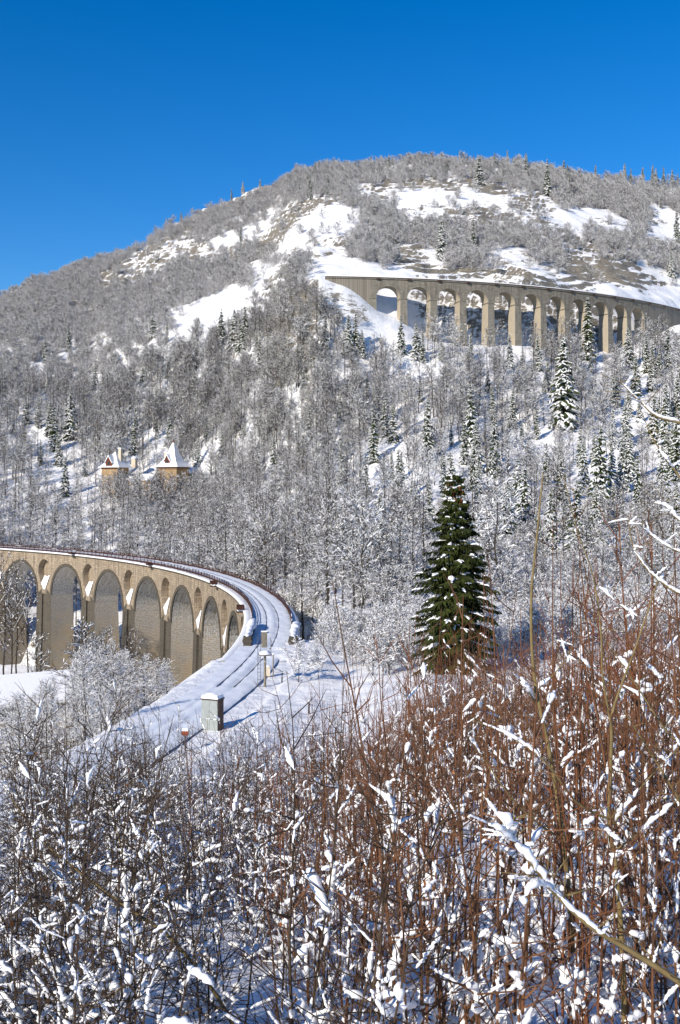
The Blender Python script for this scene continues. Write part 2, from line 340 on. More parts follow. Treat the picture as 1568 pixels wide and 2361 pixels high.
def H(x, y, detail=True):
    x = np.asarray(x, float); y = np.asarray(y, float)
    xd = CX + F * x / np.maximum(y, 12.0)
    z = look(T1, xd, y)
    zb = look(T2, xd, y)
    rr = np.hypot(x - C2[0], y - C2[1])
    edge = 224.0 + 2.5 * fbm(x, y, 12.0, 3)
    w = np.maximum(sst(edge + 11.5, edge - 3.0, rr), sst(545, 590, y)) * sst(-28, 4, x) * (y > 350)
    z = z * (1 - w) + zb * w
    # rough ground of the hill
    hill = sst(60, 200, y)
    if detail:
        z = z + hill * (1.2 * fbm(x, y, 24.0, 4)) + sst(330, 430, y) * (3.0 * fbm(x + 50, y, 45.0, 4)) * (1 - .8 * np.exp(-((rr - 237) / 14.0) ** 2))
        z = z + sst(2, 20, y) * (1 - hill) * .35 * fbm(x, y, 3.5, 4) + .2 * fbm(x + 9, y, 1.3, 3)
        z = z + sst(60, 85, z) * 3.4 * np.abs(fbm(x + 11, y * 1.3, 22.0, 4)) * (1 - np.exp(-((rr - 237) / 14.0) ** 2))
        # ledges of rock
        t = z / 4.6 + 1.6 * fbm(x, y + 90, 30.0, 3); fr = t - np.floor(t)
        led = (sst(.55, .95, fr) - fr) * 4.6
        z = z + led * .9 * sst(40, 60, z) * sst(.0, .3, fbm(x + 300, y, 60.0, 3) + .17) * (1 - np.exp(-((rr - 237) / 6.0) ** 2))
    # railway line and the valley spanned by the lower viaduct
    r = np.hypot(x - C1[0], y - C1[1]); ph = np.arctan2(y - C1[1], x - C1[0]); s = 205.4 * ph
    via = sst(-12, 8, s)
    bed = -16.32
    inner = 204.2 + via * 11.5 + sst(20, 70, s) * 9
    outr = np.maximum(0, r - 212.5)
    cut = bed + outr * .62 + .05 * fbm(x, y, 2.0, 3)
    near = (s < 12) & (y > -20)
    z = np.where(near & (r > 203.6) & (y < 96), np.minimum(z, cut), z)
    on = near & (r > 204.6) & (r < 212.0) & (y < 97)
    z = np.where(on, bed + .05 * fbm(x, y, 1.5, 3), z)
    drop = bed - .2 - np.clip((inner - r) * (.72 + via * 1.3), 0, 26 + 4 * via) + .8 * via * fbm(x, y, 8.0, 3)
    carve = (r < inner) & (ph < R2(66)) & (ph > R2(-70))
    z = np.where(carve, np.minimum(z, drop), z)
    return z
def h1(x, y): return float(H(np.array([x]), np.array([y]))[0])

Ys = [-14.0]
while Ys[-1] < 940:
    y = Ys[-1]; st = .3 if y < 22 else (.5 if y < 60 else (.9 if y < 130 else (1.5 if y < 370 else (1.3 if y < 520 else 2.2))))
    Ys.append(y + st)
Ys = np.array(Ys); Vs = np.linspace(-.62, .62, 470)
XX = Vs[None, :] * (Ys[:, None] + 18.0); YY = np.repeat(Ys[:, None], len(Vs), 1)
ZZ = H(XX, YY)
nv, nu = XX.shape
gv = np.stack([XX.ravel(), YY.ravel(), ZZ.ravel()], 1)
ii = np.arange((nv - 1) * nu).reshape(nv - 1, nu)[:, :-1].ravel()
gf = np.stack([ii, ii + 1, ii + nu + 1, ii + nu], 1)
me = bpy.data.meshes.new('ground'); me.vertices.add(len(gv)); me.vertices.foreach_set('co', gv.astype(np.float32).ravel())
me.loops.add(gf.size); me.loops.foreach_set('vertex_index', gf.ravel().astype(np.int32))
me.polygons.add(len(gf)); me.polygons.foreach_set('loop_start', np.arange(0, gf.size, 4, dtype=np.int32))
me.update(calc_edges=True); me.validate(); me.materials.append(GROUND)
me.polygons.foreach_set('use_smooth', np.ones(len(gf), bool))
rock = .16 + .70 * sst(58, 72, ZZ) * sst(360, 400, YY) * np.clip(fbm(XX + 40, YY, 40.0, 4) * 1.0 + .72, 0, 1.3)
rrg = np.hypot(XX - C2[0], YY - C2[1]); rock = rock * (1 - .9 * np.exp(-((rrg - 229) / 14.0) ** 2) * (XX > 0)) - .12 * np.exp(-((rrg - 229) / 10.0) ** 2) * (XX > 0)
at_ = me.attributes.new('rockiness', 'FLOAT', 'POINT'); at_.data.foreach_set('value', rock.ravel().astype(np.float32))
ground = link(bpy.data.objects.new('ground', me)); tag(ground, 'snow covered hillside and valley ground', kind='structure')

# ------------------------------------------------------------------ viaducts
def arcade(C, ang, rin, rout, ztop, s0, s1, arches, R, half, zcrown, zspring, mats, root, steps=16, name='arcade_wall'):
    """spandrel wall with arched openings; ang(s)->angle. rin is the face that is seen"""
    def P(s, r, z): a = ang(s); return (C[0] + r * math.cos(a), C[1] + r * math.sin(a), z)
    prof = []                       # (s, underside z)
    s = s0
    for c in arches:
        a, b = c - half, c + half
        k = max(1, int((a - s) / 2))
        for i in range(k): prof.append((s + (a - s) * i / k, zspring))
        for i in range(steps + 1):
            t = math.pi * (1 - i / steps); prof.append((c + half * math.cos(t), zspring + (zcrown - zspring) * math.sin(t)))
        s = b
    k = max(1, int((s1 - s) / 2))
    for i in range(1, k + 1): prof.append((s + (s1 - s) * i / k, zspring))
    mb = MB()
    for (a, za), (b, zb) in zip(prof[:-1], prof[1:]):
        if b - a < 1e-6: continue
        for r, mi in ((rin, 0), (rout, 0)):
            mb.add([P(a, r, za), P(b, r, zb), P(b, r, ztop), P(a, r, ztop)], [(0, 1, 2, 3)], mi, [[(a, za), (b, zb), (b, ztop), (a, ztop)]])
        mb.add([P(a, rin, za), P(b, rin, zb), P(b, rout, zb), P(a, rout, za)], [(0, 1, 2, 3)], 1, [[(a * 1.2, rin), (b * 1.2, rin), (b * 1.2, rout), (a * 1.2, rout)]])
        mb.add([P(a, rin, ztop), P(b, rin, ztop), P(b, rout, ztop), P(a, rout, ztop)], [(0, 1, 2, 3)], 0, [[(a, rin), (b, rin), (b, rout), (a, rout)]])
    return mb, P
def ribbon(mb, P, s0, s1, prof, step=1.2, mi=0, closed=True):
    """sweep a closed (r, z) outline along the curve"""
    n = max(1, int(abs(s1 - s0) / step)); m = len(prof)
    vs = []; fs = []; uv = []
    for i in range(n + 1):
        s = s0 + (s1 - s0) * i / n
        for r, z in prof: vs.append(P(s, r, z))
    for i in range(n):
        sa = s0 + (s1 - s0) * i / n; sb = s0 + (s1 - s0) * (i + 1) / n
        for k in range(m if closed else m - 1):
            k2 = (k + 1) % m; fs.append((i * m + k, i * m + k2, (i + 1) * m + k2, (i + 1) * m + k))
            uv.append([(sa, k * .5), (sa, k * .5 + .5), (sb, k * .5 + .5), (sb, k * .5)])
    if closed:
        fs.append(tuple(range(m))); uv.append([(0, 0)] * m); fs.append(tuple(n * m + k for k in range(m))[::-1]); uv.append([(0, 0)] * m)
    mb.add(vs, fs, mi, uv)
def pier_mesh(P, s, hw, rin, rout, z0, z1, batter, groove=True):
    """tapering pier: front and back panels take slot 0, the radial sides slot 1"""
    mb = MB(); steps = 6
    rows = []
    for i in range(steps + 1):
        z = z0 + (z1 - z0) * i / steps; k = (z1 - z) * batter
        w = hw + k * .6; a, b = rin - k, rout + k
        if groove:
            gq = hw * .30; dq = .38
            out = [(s - w, a), (s - gq, a), (s - gq, a + dq), (s + gq, a + dq), (s + gq, a), (s + w, a), (s + w, b), (s - w, b)]
        else: out = [(s - w, a), (s + w, a), (s + w, b), (s - w, b)]
        rows.append((z, out))
    m = len(rows[0][1])
    for (za, oa), (zb, ob) in zip(rows[:-1], rows[1:]):
        for k in range(m):
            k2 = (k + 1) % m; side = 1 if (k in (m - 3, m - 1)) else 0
            q = [P(*oa[k], za), P(*oa[k2], za), P(*ob[k2], zb), P(*ob[k], zb)]
            if side: uv = [(oa[k][1], za), (oa[k2][1], za), (ob[k2][1], zb), (ob[k][1], zb)]
            else: uv = [(oa[k][0] + oa[k][1] * .5, za), (oa[k2][0] + oa[k2][1] * .5, za), (ob[k2][0] + ob[k2][1] * .5, zb), (ob[k][0] + ob[k][1] * .5, zb)]
            mb.add(q, [(0, 1, 2, 3)], side, [uv])
    return mb

# ---- lower viaduct
LV = empty('stone_viaduct', (C1[0] + 208 * math.cos(.5), C1[1] + 208 * math.sin(.5), -36), 0,
           'tan stone railway viaduct curving away at lower left, open relief arch over each pier', 'viaduct')
LVi = Matrix.Translation(-LV.location)
def fix(o, root):
    o.parent = root; o.matrix_parent_inverse = Matrix.Translation(-root.location); return o
RI, RO = 205.4, 211.2
angL = lambda s: s / 205.4
pier_s = [164.7 + 21.55, 164.7, 143.15, 121.6, 100.05, 78.5, 56.95, 35.4, 13.85]
arch_c = [p - 10.775 for p in pier_s[:-1]] + [pier_s[0] + 10.775]
arch_c.sort()
PIERHW = 3.45
ZT, ZCR, ZSP = -16.75, -19.4, -26.7
PL = lambda s, r, z: (C1[0] + r * math.cos(angL(s)), C1[1] + r * math.sin(angL(s)), z)
# front skins: built bay by bay so that the relief opening over each pier is really open
def relief(c):                     # outline of the opening over the pier c: half width as a function of height
    pts = []
    zc, rad = -21.0, 2.85
    for i in range(0, 11):
        t = math.pi * i / 10; pts.append((c + rad * math.cos(t), zc + rad * math.sin(t)))
    pts += [(c - 2.75, -22.0), (c - 2.15, -23.2), (c - 1.35, -24.4), (c - .35, -25.7), (c + .35, -25.7), (c + 1.35, -24.4), (c + 2.15, -23.2), (c + 2.75, -22.0)]
    return pts
import bmesh
from mathutils.geometry import delaunay_2d_cdt
def skin(rface, s0, s1, mats_slot=0):
    """wall face with main arches cut from below and relief openings; triangulated flat then bent round the curve"""
    mb = MB()
    bays = [s0] + [c for c in arch_c if s0 < c < s1] + [s1]
    # between two crowns the strip contains one pier
    for a, b in zip(bays[:-1], bays[1:]):
        ps = [p for p in pier_s if a < p < b]
        out = []
        ha = 7.3
        n = 12
        la = a in arch_c; lb = b in arch_c
        if la:
            for i in range(n + 1):
                t = math.pi / 2 * (1 - i / n); out.append((a + ha * math.cos(t), ZSP + (ZCR - ZSP) * math.sin(t)))
        else: out.append((a, ZSP))
        if lb:
            for i in range(n + 1):
                t = math.pi / 2 * i / n; out.append((b - ha * math.cos(t), ZSP + (ZCR - ZSP) * math.sin(t)))
        else: out.append((b, ZSP))
        k = 8
        for i in range(k + 1): out.append((b + (a - b) * i / k, ZT))
        vs = [Vector(p) for p in out]; edges = [(i, (i + 1) % len(out)) for i in range(len(out))]
        faces = [list(range(len(out)))]
        for p in ps:
            h_ = relief(p); o = len(vs); vs += [Vector(q) for q in h_]
            edges += [(o + i, o + (i + 1) % len(h_)) for i in range(len(h_))]
        r = delaunay_2d_cdt(vs, edges, [], 1, 1e-5)
        V, E_, Fc = r[0], r[1], r[2]
        def inhole(x, y):
            for p in ps:
                h_ = relief(p); c = False
                for i in range(len(h_)):
                    x1, y1 = h_[i]; x2, y2 = h_[i - 1]
                    if (y1 > y) != (y2 > y) and x < (x2 - x1) * (y - y1) / (y2 - y1) + x1: c = not c
                if c: return True
            return False
        def inside(x, y):
            c = False
            for i in range(len(out)):
                x1, y1 = out[i]; x2, y2 = out[i - 1]
                if (y1 > y) != (y2 > y) and x < (x2 - x1) * (y - y1) / (y2 - y1) + x1: c = not c
            return c
        for f in Fc:
            cx = sum(V[i].x for i in f) / len(f); cy = sum(V[i].y for i in f) / len(f)
            if inside(cx, cy) and not inhole(cx, cy):
                mb.add([PL(V[i].x, rface, V[i].y) for i in f], [tuple(range(len(f)))], mats_slot, [[(V[i].x, V[i].y) for i in f]])
    return mb
S0, S1 = -6.0, pier_s[0] + 10.775
fix(skin(RI, S0, S1).build('spandrel_wall', ST_FACE), LV)
fix(skin(RO, S0, S1).build('spandrel_wall', ST_FACE), LV)
for c in arch_c:                     # vault under each main arch
    vb = MB(); pts = [(c + 7.3 * math.cos(math.pi * i / 20), ZSP + (ZCR - ZSP) * math.sin(math.pi * i / 20)) for i in range(21)]
    for (a, za), (b, zb) in zip(pts[:-1], pts[1:]):
        vb.add([PL(a, RI, za), PL(b, RI, zb), PL(b, RO, zb), PL(a, RO, za)], [(0, 1, 2, 3)], 0, [[(a + za, RI), (b + zb, RI), (b + zb, RO), (a + za, RO)]])
    fix(vb.build('arch_vault', ST_SIDE), LV)
for c in arch_c:                     # a proud ring of darker voussoirs round each main arch
    rb = MB(); n = 22
    for rf, q in ((RI, -1),):
        pr = []
        for i in range(n + 1):
            t = math.pi * i / n
            pr.append(((c + 7.28 * math.cos(t), ZSP + 7.28 * math.sin(t)), (c + 8.0 * math.cos(t), ZSP + 8.0 * math.sin(t))))
        for (a, A), (b, B) in zip(pr[:-1], pr[1:]):
            vs = [PL(a[0], rf - .14, a[1]), PL(b[0], rf - .14, b[1]), PL(B[0], rf - .14, B[1]), PL(A[0], rf - .14, A[1]),
                  PL(a[0], rf + .1, a[1]), PL(b[0], rf + .1, b[1]), PL(B[0], rf + .1, B[1]), PL(A[0], rf + .1, A[1])]
            rb.add(vs, [(0, 1, 2, 3), (3, 2, 6, 7), (0, 4, 5, 1)], 0, [[(a[0], a[1]), (b[0], b[1]), (B[0], B[1]), (A[0], A[1])]] * 3)
    fix(rb.build('arch_ring', ST_PIER), LV)
for p in pier_s:                     # lining, back wall and snow of the relief openings
    rb = MB(); h_ = relief(p)
    for i in range(len(h_)):
        a, b = h_[i - 1], h_[i]
        rb.add([PL(a[0], RI, a[1]), PL(b[0], RI, b[1]), PL(b[0], RI + 2.6, b[1]), PL(a[0], RI + 2.6, a[1])], [(0, 1, 2, 3)], 0, [[(a[0] + a[1], 0), (b[0] + b[1], 0), (b[0] + b[1], 2.6), (a[0] + a[1], 2.6)]])
    rb.add([PL(q[0], RI + 1.5, q[1]) for q in h_], [tuple(range(len(h_)))], 0, [[q for q in h_]])
    ro = rb.build('relief_arch', ST_FACE); fix(ro, LV)
    sb = MB()
    sb.add([PL(p - 2.7, RI - .06, -22.0), PL(p - .35, RI - .06, -25.6), PL(p + .35, RI - .06, -25.6), PL(p + 1.45, RI - .06, -24.2), PL(p + .5, RI - .02, -23.9), PL(p - 1.9, RI - .02, -22.1),
            PL(p - 2.7, RI + 1.45, -21.2), PL(p + 2.4, RI + 1.45, -22.4), PL(p - .2, RI + 1.4, -22.6)],
           [(0, 1, 5), (1, 4, 5), (1, 2, 4), (2, 3, 4), (0, 5, 8, 6), (5, 4, 8), (4, 3, 7, 8)], 0)
    so = sb.build('snow', SNOW); so.parent = ro
for p in pier_s:
    gz = min(h1(*PL(p, RI, 0)[:2]), h1(*PL(p, RO, 0)[:2]), h1(*PL(p, 208, 0)[:2])) - 3
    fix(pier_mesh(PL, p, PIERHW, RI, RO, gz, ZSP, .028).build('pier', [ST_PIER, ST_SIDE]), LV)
    pb = MB()                        # pilaster strip that carries each pier up to the relief arch
    for q in (-2.1, 2.1):
        z1, z2 = ZSP - .02, ZSP + 1.0
        w = .95 if q < 0 else .95
        pb.add([PL(p + q - w * .9, RI - .06, z1), PL(p + q + w * .9, RI - .06, z1), PL(p + q * .62 + .25, RI - .06, z2), PL(p + q * .62 - .25, RI - .06, z2)], [(0, 1, 2, 3)], 0, [[(p + q, z1), (p + q + w, z1), (p + q + w, z2), (p + q, z2)]])
    fix(pb.build('pilaster', ST_PIER), LV)
ab = MB()                            # abutment
ribbon(ab, PL, -14, 4.0, [(RI, -34), (RI, ZT), (RO, ZT), (RO, -34)], 2)
fix(ab.build('abutment', ST_FACE), LV)
cb = MB(); ribbon(cb, PL, -14, S1 + 30, [(RI - .32, ZT + .003), (RI - .32, ZT + .26), (RI + .3, ZT + .26), (RI + .3, ZT + .003)], 1.2)
ribbon(cb, PL, -14, S1 + 30, [(RO - .3, ZT + .003), (RO - .3, ZT + .26), (RO + .32, ZT + .26), (RO + .32, ZT + .003)], 1.2)
fix(cb.build('cornice', ST_PIER), LV)
far = MB(); ribbon(far, PL, S1, S1 + 30, [(RI, -50), (RI, ZT), (RO, ZT), (RO, -50)], 2); fix(far.build('abutment', ST_FACE), LV)
db = MB()                            # snow on the ledges and the deck
def srib(mb, s0, s1, prof, step=.8, amp=.03):
    n = int((s1 - s0) / step); m = len(prof); vs = []; fs = []
    for i in range(n + 1):
        s = s0 + (s1 - s0) * i / n
        for k, (r, z) in enumerate(prof):
            j = 0 if k in (0, m - 1) else amp
            vs.append(PL(s, r + rng.uniform(-j, j) * .6, z + rng.uniform(-j, j)))
    for i in range(n):
        for k in range(m - 1): fs.append((i * m + k, i * m + k + 1, (i + 1) * m + k + 1, (i + 1) * m + k))
    mb.add(vs, fs)
E0 = S1 + 30
srib(db, -13.5, E0, [(RI - .36, ZT + .24), (RI - .40, ZT + .36), (RI - .2, ZT + .50), (RI + .2, ZT + .52), (RI + .48, ZT + .45)], .9, .035)
srib(db, -13.5, E0, [(RO - .48, ZT + .45), (RO - .2, ZT + .52), (RO + .2, ZT + .50), (RO + .40, ZT + .36), (RO + .36, ZT + .24)], .9, .035)
fix(db.build('ledge_snow', SNOW, smooth=True), LV)
tb = MB()
ribs = [(RI + .46, -16.28), (206.4, -16.20), (207.0, -16.22), (207.35, -16.14), (207.62, -16.17), (207.9, -16.20), (208.15, -16.10), (208.75, -16.10), (209.0, -16.20), (209.25, -16.17), (209.6, -16.12), (210.1, -16.16), (210.5, -16.10), (RO - .46, -16.2)]
def wob(mb, s0, s1, prof, step=.5):
    n = int((s1 - s0) / step); m = len(prof); vs = []; fs = []
    for i in range(n + 1):
        s = s0 + (s1 - s0) * i / n
        for k, (r, z) in enumerate(prof):
            vs.append(PL(s, r + .05 * math.sin(s * .23 + k), z + .022 * math.sin(s * .9 + k * 1.7) + .018 * math.sin(s * 2.3 + k) + rng.uniform(-.012, .012)))
    for i in range(n):
        for k in range(m - 1): fs.append((i * m + k, i * m + k + 1, (i + 1) * m + k + 1, (i + 1) * m + k))
    mb.add(vs, fs)
wob(tb, -75, E0, ribs)
tsn = tb.build('track_snow', ICE, smooth=True); tag(tsn, 'trodden snow lying over the curved railway track bed', kind='structure')
TR = empty('railway_track', PL(-10, 208.4, -16.1), 0, 'two dark steel rails showing through the snow on the curving deck', 'railway track')
for rr_ in (207.70, 209.14):
    rb = MB(); ribbon(rb, PL, -26, E0, [(rr_ - .035, -16.24), (rr_ - .035, -16.145), (rr_ + .035, -16.145), (rr_ + .035, -16.24)], .7)
    fix(rb.build('rail', STEEL), TR)
# rusty railings either side
def railing(r, s0, s1, label):
    root = empty('iron_railing', PL((s0 + s1) / 2, r, -16.3), 0, label, 'railing', 'iron railings of the lower viaduct')
    mb = MB()
    for z0_, z1_ in ((-16.20, -15.86), (-15.74, -15.68), (-15.53, -15.46)):
        ribbon(mb, PL, s0, s1, [(r - .03, z0_), (r - .03, z1_), (r + .03, z1_), (r + .03, z0_)], 1.2)
    pb = mb; s = s0
    while s < s1:
        x, y, _ = PL(s, r, 0); pb.box((x, y, -15.88), (.10, .12, 1.02), angL(s)); s += 2.0
    fix(pb.build('railing_panel', RUST), root)
    sb = MB(); s = s0 + 1
    while s < s1:
        ln = rng.uniform(.6, 3.0)
        if rng.random() < .35: sb.snow([PL(s + ln * t, r, -15.42) for t in (0, .33, .66, 1)], .07, 0, 5)
        s += ln + rng.uniform(.5, 4)
    fix(sb.build('snow', SNOW, smooth=True), root)
railing(206.0, 10.5, E0, 'rusty brown iron railing along the inner, near edge of the curved deck')
railing(210.7, 7.5, E0, 'rusty brown iron railing along the outer, far edge of the curved deck')
# refuge platforms on brackets outside the inner railing
for s in (27.0, 63.0, 108.0, 150.0):
    rt = empty('refuge_platform', PL(s, 205.2, -16.3), angL(s), 'small snow-capped iron refuge bracketed to the inner side of the viaduct deck', 'platform', 'refuges on the lower viaduct')
    b1 = MB(); b1.box((-.55, 0, -.25), (1.0, 1.6, .12)); b1.box((-1.0, 0, .35), (.06, 1.6, .5)); b1.box((-.5, -.78, .35), (1.0, .06, .5)); b1.box((-.5, .78, .35), (1.0, .06, .5))
    b1.build('frame', RUST, rt)
    b2 = MB(); b2.blob((-.5, 0, -.02), .55, 0, .45, elong=(.9, 1.4)); b2.build('snow', SNOW, rt, smooth=True)
# stone parapets by the abutment, with thick snow
def parapet(r, s0, s1, label, flare=0.0):
    root = empty('stone_parapet', PL((s0 + s1) / 2, r, -16.3), 0, label, 'parapet')
    def PP(s, rr, z): return PL(s, rr + flare * ((s1 - s) / (s1 - s0)) ** 2, z)
    mb = MB(); ribbon(mb, PP, s0 + .5, s1, [(r - .22, -16.6), (r - .22, -15.45), (r + .22, -15.45), (r + .22, -16.6)], .8); fix(mb.build('wall', ST_PIER), root)
    x, y, _ = PP(s0, r, 0); pm = MB()
    for i, (w, z) in enumerate(((.95, -16.4), (.8, -16.05), (.95, -15.75), (.8, -15.45))): pm.box((x, y, z), (w, w, .32), angL(s0), 0)
    q = pm.build('end_pillar', ST_PIER); fix(q, root)
    sm = MB(); k = int((s1 - s0) / .7)
    sm.snow([PP(s0 - .35 + (s1 - s0 + .2) * i / k, r, -15.5) for i in range(k + 1)], .5, 0, 9, lift=.5, flat=.8)
    fix(sm.build('snow_cap', SNOW, smooth=True), root)
parapet(206.3, -4.2, 10.4, 'stone parapet with thick snow cap left of the tracks at the near abutment', .35)
parapet(211.2, -4.4, 7.3, 'stone parapet with snow cap right of the tracks behind the signal mast', .1)

# ---- upper viaduct
UR = 240.0
angU = lambda s: s / UR - math.pi / 2
PU = lambda s, r, z: (C2[0] + r * math.cos(angU(s)), C2[1] + r * math.sin(angU(s)), z)
sv = np.linspace(-20, 260, 4000); XU = C2[0] + UR * np.sin(sv / UR); YU = C2[1] - UR * np.cos(sv / UR); xdU = CX + F * XU / YU
UT = [893, 965, 1034, 1101, 1165, 1226, 1283, 1336, 1383, 1427, 1470]
ua = list(np.interp(UT, xdU, sv)); sl = np.polyfit(range(11), ua, 1); ua = [sl[1] + sl[0] * i for i in range(11)]
UV = empty('stone_viaduct', PU(ua[5], 238, 57), 0, 'weathered grey stone viaduct with eleven tall arches high on the hillside', 'viaduct')
mb, _ = arcade(C2, angU, UR, UR - 5, 79.55, ua[0] - 24.5, ua[-1] + 60, ua, UR, 4.72, 77.0, 72.3, None, UV)
fix(mb.build('arcade_wall', [ST_UP, ST_UPS]), UV)
for c in ua:
    rb = MB(); n = 18
    pr = [((c + 4.70 * math.cos(math.pi * i / n), 72.3 + 4.7 * math.sin(math.pi * i / n)), (c + 5.25 * math.cos(math.pi * i / n), 72.3 + 5.25 * math.sin(math.pi * i / n))) for i in range(n + 1)]
    for (a, A), (b, B) in zip(pr[:-1], pr[1:]):
        rb.add([PU(a[0], UR + .12, a[1]), PU(b[0], UR + .12, b[1]), PU(B[0], UR + .12, B[1]), PU(A[0], UR + .12, A[1]), PU(A[0], UR - .1, A[1]), PU(B[0], UR - .1, B[1]), PU(a[0], UR - .1, a[1]), PU(b[0], UR - .1, b[1])],
               [(0, 1, 2, 3), (3, 2, 5, 4), (0, 6, 7, 1)], 0, [[a, b, B, A]] * 3)
    fix(rb.build('arch_ring', ST_UPP), UV)
up_s = [c + sl[0] / 2 for c in ua[:-1]]
PHW = sl[0] / 2 - 4.72
for p in [ua[0] - sl[0] / 2 + .0] + up_s + [ua[-1] + sl[0] / 2]:
    gz = min(h1(*PU(p, q, 0)[:2]) for q in (UR + 1, UR - 2.5)) - 4
    gz = min(gz, 62)
    pm = MB(); PR = lambda s, r, z: PU(s, 2 * UR - 5 + 0 - r, z)
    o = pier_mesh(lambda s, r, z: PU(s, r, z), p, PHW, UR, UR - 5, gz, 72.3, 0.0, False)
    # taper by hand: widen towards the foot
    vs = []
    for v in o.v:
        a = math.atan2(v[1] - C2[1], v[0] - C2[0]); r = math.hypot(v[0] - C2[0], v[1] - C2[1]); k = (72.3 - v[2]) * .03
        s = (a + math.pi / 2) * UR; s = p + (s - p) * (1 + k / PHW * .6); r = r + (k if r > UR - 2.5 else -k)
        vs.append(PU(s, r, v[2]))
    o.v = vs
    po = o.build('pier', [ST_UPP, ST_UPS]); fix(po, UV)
    ib = MB(); ribbon(ib, PU, p - PHW - .18, p + PHW + .18, [(UR + .2, 72.05), (UR + .2, 72.45), (UR - 5.2, 72.45), (UR - 5.2, 72.05)], 10)
    io = ib.build('impost_band', ST_UPP); io.parent = po; io.matrix_parent_inverse = Matrix.Identity(4)
fillb = MB()
for a, b in ((ua[0] - 24.5, ua[0] - sl[0] / 2 - PHW + .3), (ua[-1] + sl[0] / 2 + PHW - .3, ua[-1] + 60)):
    ribbon(fillb, PU, a, b, [(UR + .01, 50), (UR + .01, 79.5), (UR - 5.01, 79.5), (UR - 5.01, 50)], 2)
fix(fillb.build('abutment', ST_UP), UV)
cb = MB(); ribbon(cb, PU, ua[0] - 24.5, ua[-1] + 60, [(UR + .35, 79.55), (UR + .35, 79.85), (UR - 5.35, 79.85), (UR - 5.35, 79.55)], 2)
fix(cb.build('cornice', ST_UPP), UV)
pb = MB(); ribbon(pb, PU, ua[0] - 24.5, ua[-1] + 60, [(UR + .3, 79.853), (UR + .3, 80.25), (UR + .05, 80.25), (UR + .05, 79.853)], 2)
fix(pb.build('parapet', CABD), UV)
sb = MB(); ribbon(sb, PU, ua[0] - 24.5, ua[-1] + 60, [(UR + .34, 80.25), (UR + .3, 80.55), (UR - 5.0, 80.5), (UR - 5.0, 79.9)], 2)
fix(sb.build('deck_snow', SNOW), UV)
for s in np.arange(ua[0] - 10, ua[-1] + 50, sl[0]):
    hb = MB(); hb.box((0, 0, 0), (1.4, .7, .8), 0, 0); ho = hb.build('refuge_niche', CABD); ho.location = PU(s + 6, UR + .35, 79.7); ho.rotation_euler = (0, 0, angU(s) + math.pi / 2); fix(ho, UV)

# ------------------------------------------------------------------ signal, cabinet, posts
x, y, _ = at(611, 1575, 84.4)
sg = empty('signal_mast', (x, y, h1(x, y)), 0.25, 'tall dark railway signal mast with ladder and snow-capped platform beside the track', 'signal')
m = MB(); m.tube([(0, 0, -.3), (0, 0, 2.6)], .11, 6); m.build('mast', CONC, sg)
m = MB()
for q in (-.2, .2): m.tube([(-.45 + q * .6, .12, 0), (-.45 + q * .6, .1, 4.2)], .025, 4)
for k_ in range(13): m.tube([(-.57, .12, .3 + .3 * k_), (-.33, .12, .3 + .3 * k_)], .02, 4)
m.build('ladder', STEEL, sg)
m = MB(); m.box((0.02, 0, 2.62), (1.0, .8, .07)); m.build('platform', STEEL, sg)
m = MB(); m.blob((0.02, 0, 2.75), .42, 0, .55, elong=(1.15, .9), n=7, m=10); m.box((.02, 0, 2.70), (.95, .74, .09)); m.build('snow_cap', SNOW, sg, smooth=True)
m = MB(); m.box((-.05, .02, 3.85), (.42, .30, 1.25)); m.box((-.05, -.14, 4.1), (.22, .05, .35)); m.box((-.05, -.14, 3.5), (.22, .05, .25)); m.build('signal_box', CONC, sg)
m = MB(); m.box((-.05, .02, 4.52), (.48, .36, .08)); m.build('snow_cap', SNOW, sg)
m = MB(); m.tube([(.5, .1, 2.65), (.52, .1, 3.75), (.42, .1, 3.95)], .03, 5); m.build('grab_rail', STEEL, sg)
x, y, _ = at(630, 1549, 89)
ps = empty('marker_post', (x, y, h1(x, y)), 0, 'short dark post with a small box beside the right-hand stone parapet', 'post')
m = MB(); m.tube([(0, 0, -.2), (0, 0, 1.9)], .06, 6); m.build('post', CONC, ps)
m = MB(); m.box((-.42, 0, .45), (.34, .3, .75)); m.build('box', PLAST, ps)
m = MB(); m.blob((-.42, 0, .9), .2, 0, .5); m.blob((0, 0, 1.95), .11, 0, .6); m.build('snow_cap', SNOW, ps, smooth=True)
x, y, _ = at(490, 1672, 69.8)
cz = h1(x, y)
cabn = empty('equipment_cabinet', (x, y, cz), R2(-22), 'grey-green trackside equipment cabinet with a flat cap of snow and a side darkened for shade', 'cabinet')
m = MB(); m.box((0, 0, 1.02), (1.22, .82, 2.04)); m.build('body', CAB, cabn)
m = MB()
for q in (-.303, .303): m.box((q, -.415, 1.05), (.585, .02, 1.9))
m.build('door', CAB, cabn)
m = MB(); m.box((.618, 0, 1.02), (.02, .80, 2.0)); m.build('shaded_side', CABD, cabn)  # dark sheet: shade of the side away from the sun, put into colour
m = MB(); m.box((0, 0, 2.08), (1.34, .94, .08)); m.build('lid', CABD, cabn)
m = MB(); m.box((0, 0, 2.23), (1.30, .92, .22), 0, 0, .86); m.blob((0, 0, 2.26), .45, 0, .35, elong=(1.2, .85), n=7, m=12); m.build('snow_cap', SNOW, cabn)
x, y, _ = at(427, 1665, 64)
bx = empty('rust_red_box', (x, y, h1(x, y)), 0, 'small rust-red box on a post, capped with a block of snow, left of the cabinet', 'box')
m = MB(); m.tube([(0, 0, -.3), (0, 0, 1.0)], .05, 5); m.build('post', STEEL, bx)
m = MB(); m.box((0, 0, 1.12), (.40, .3, .26)); m.build('housing', REDP, bx)
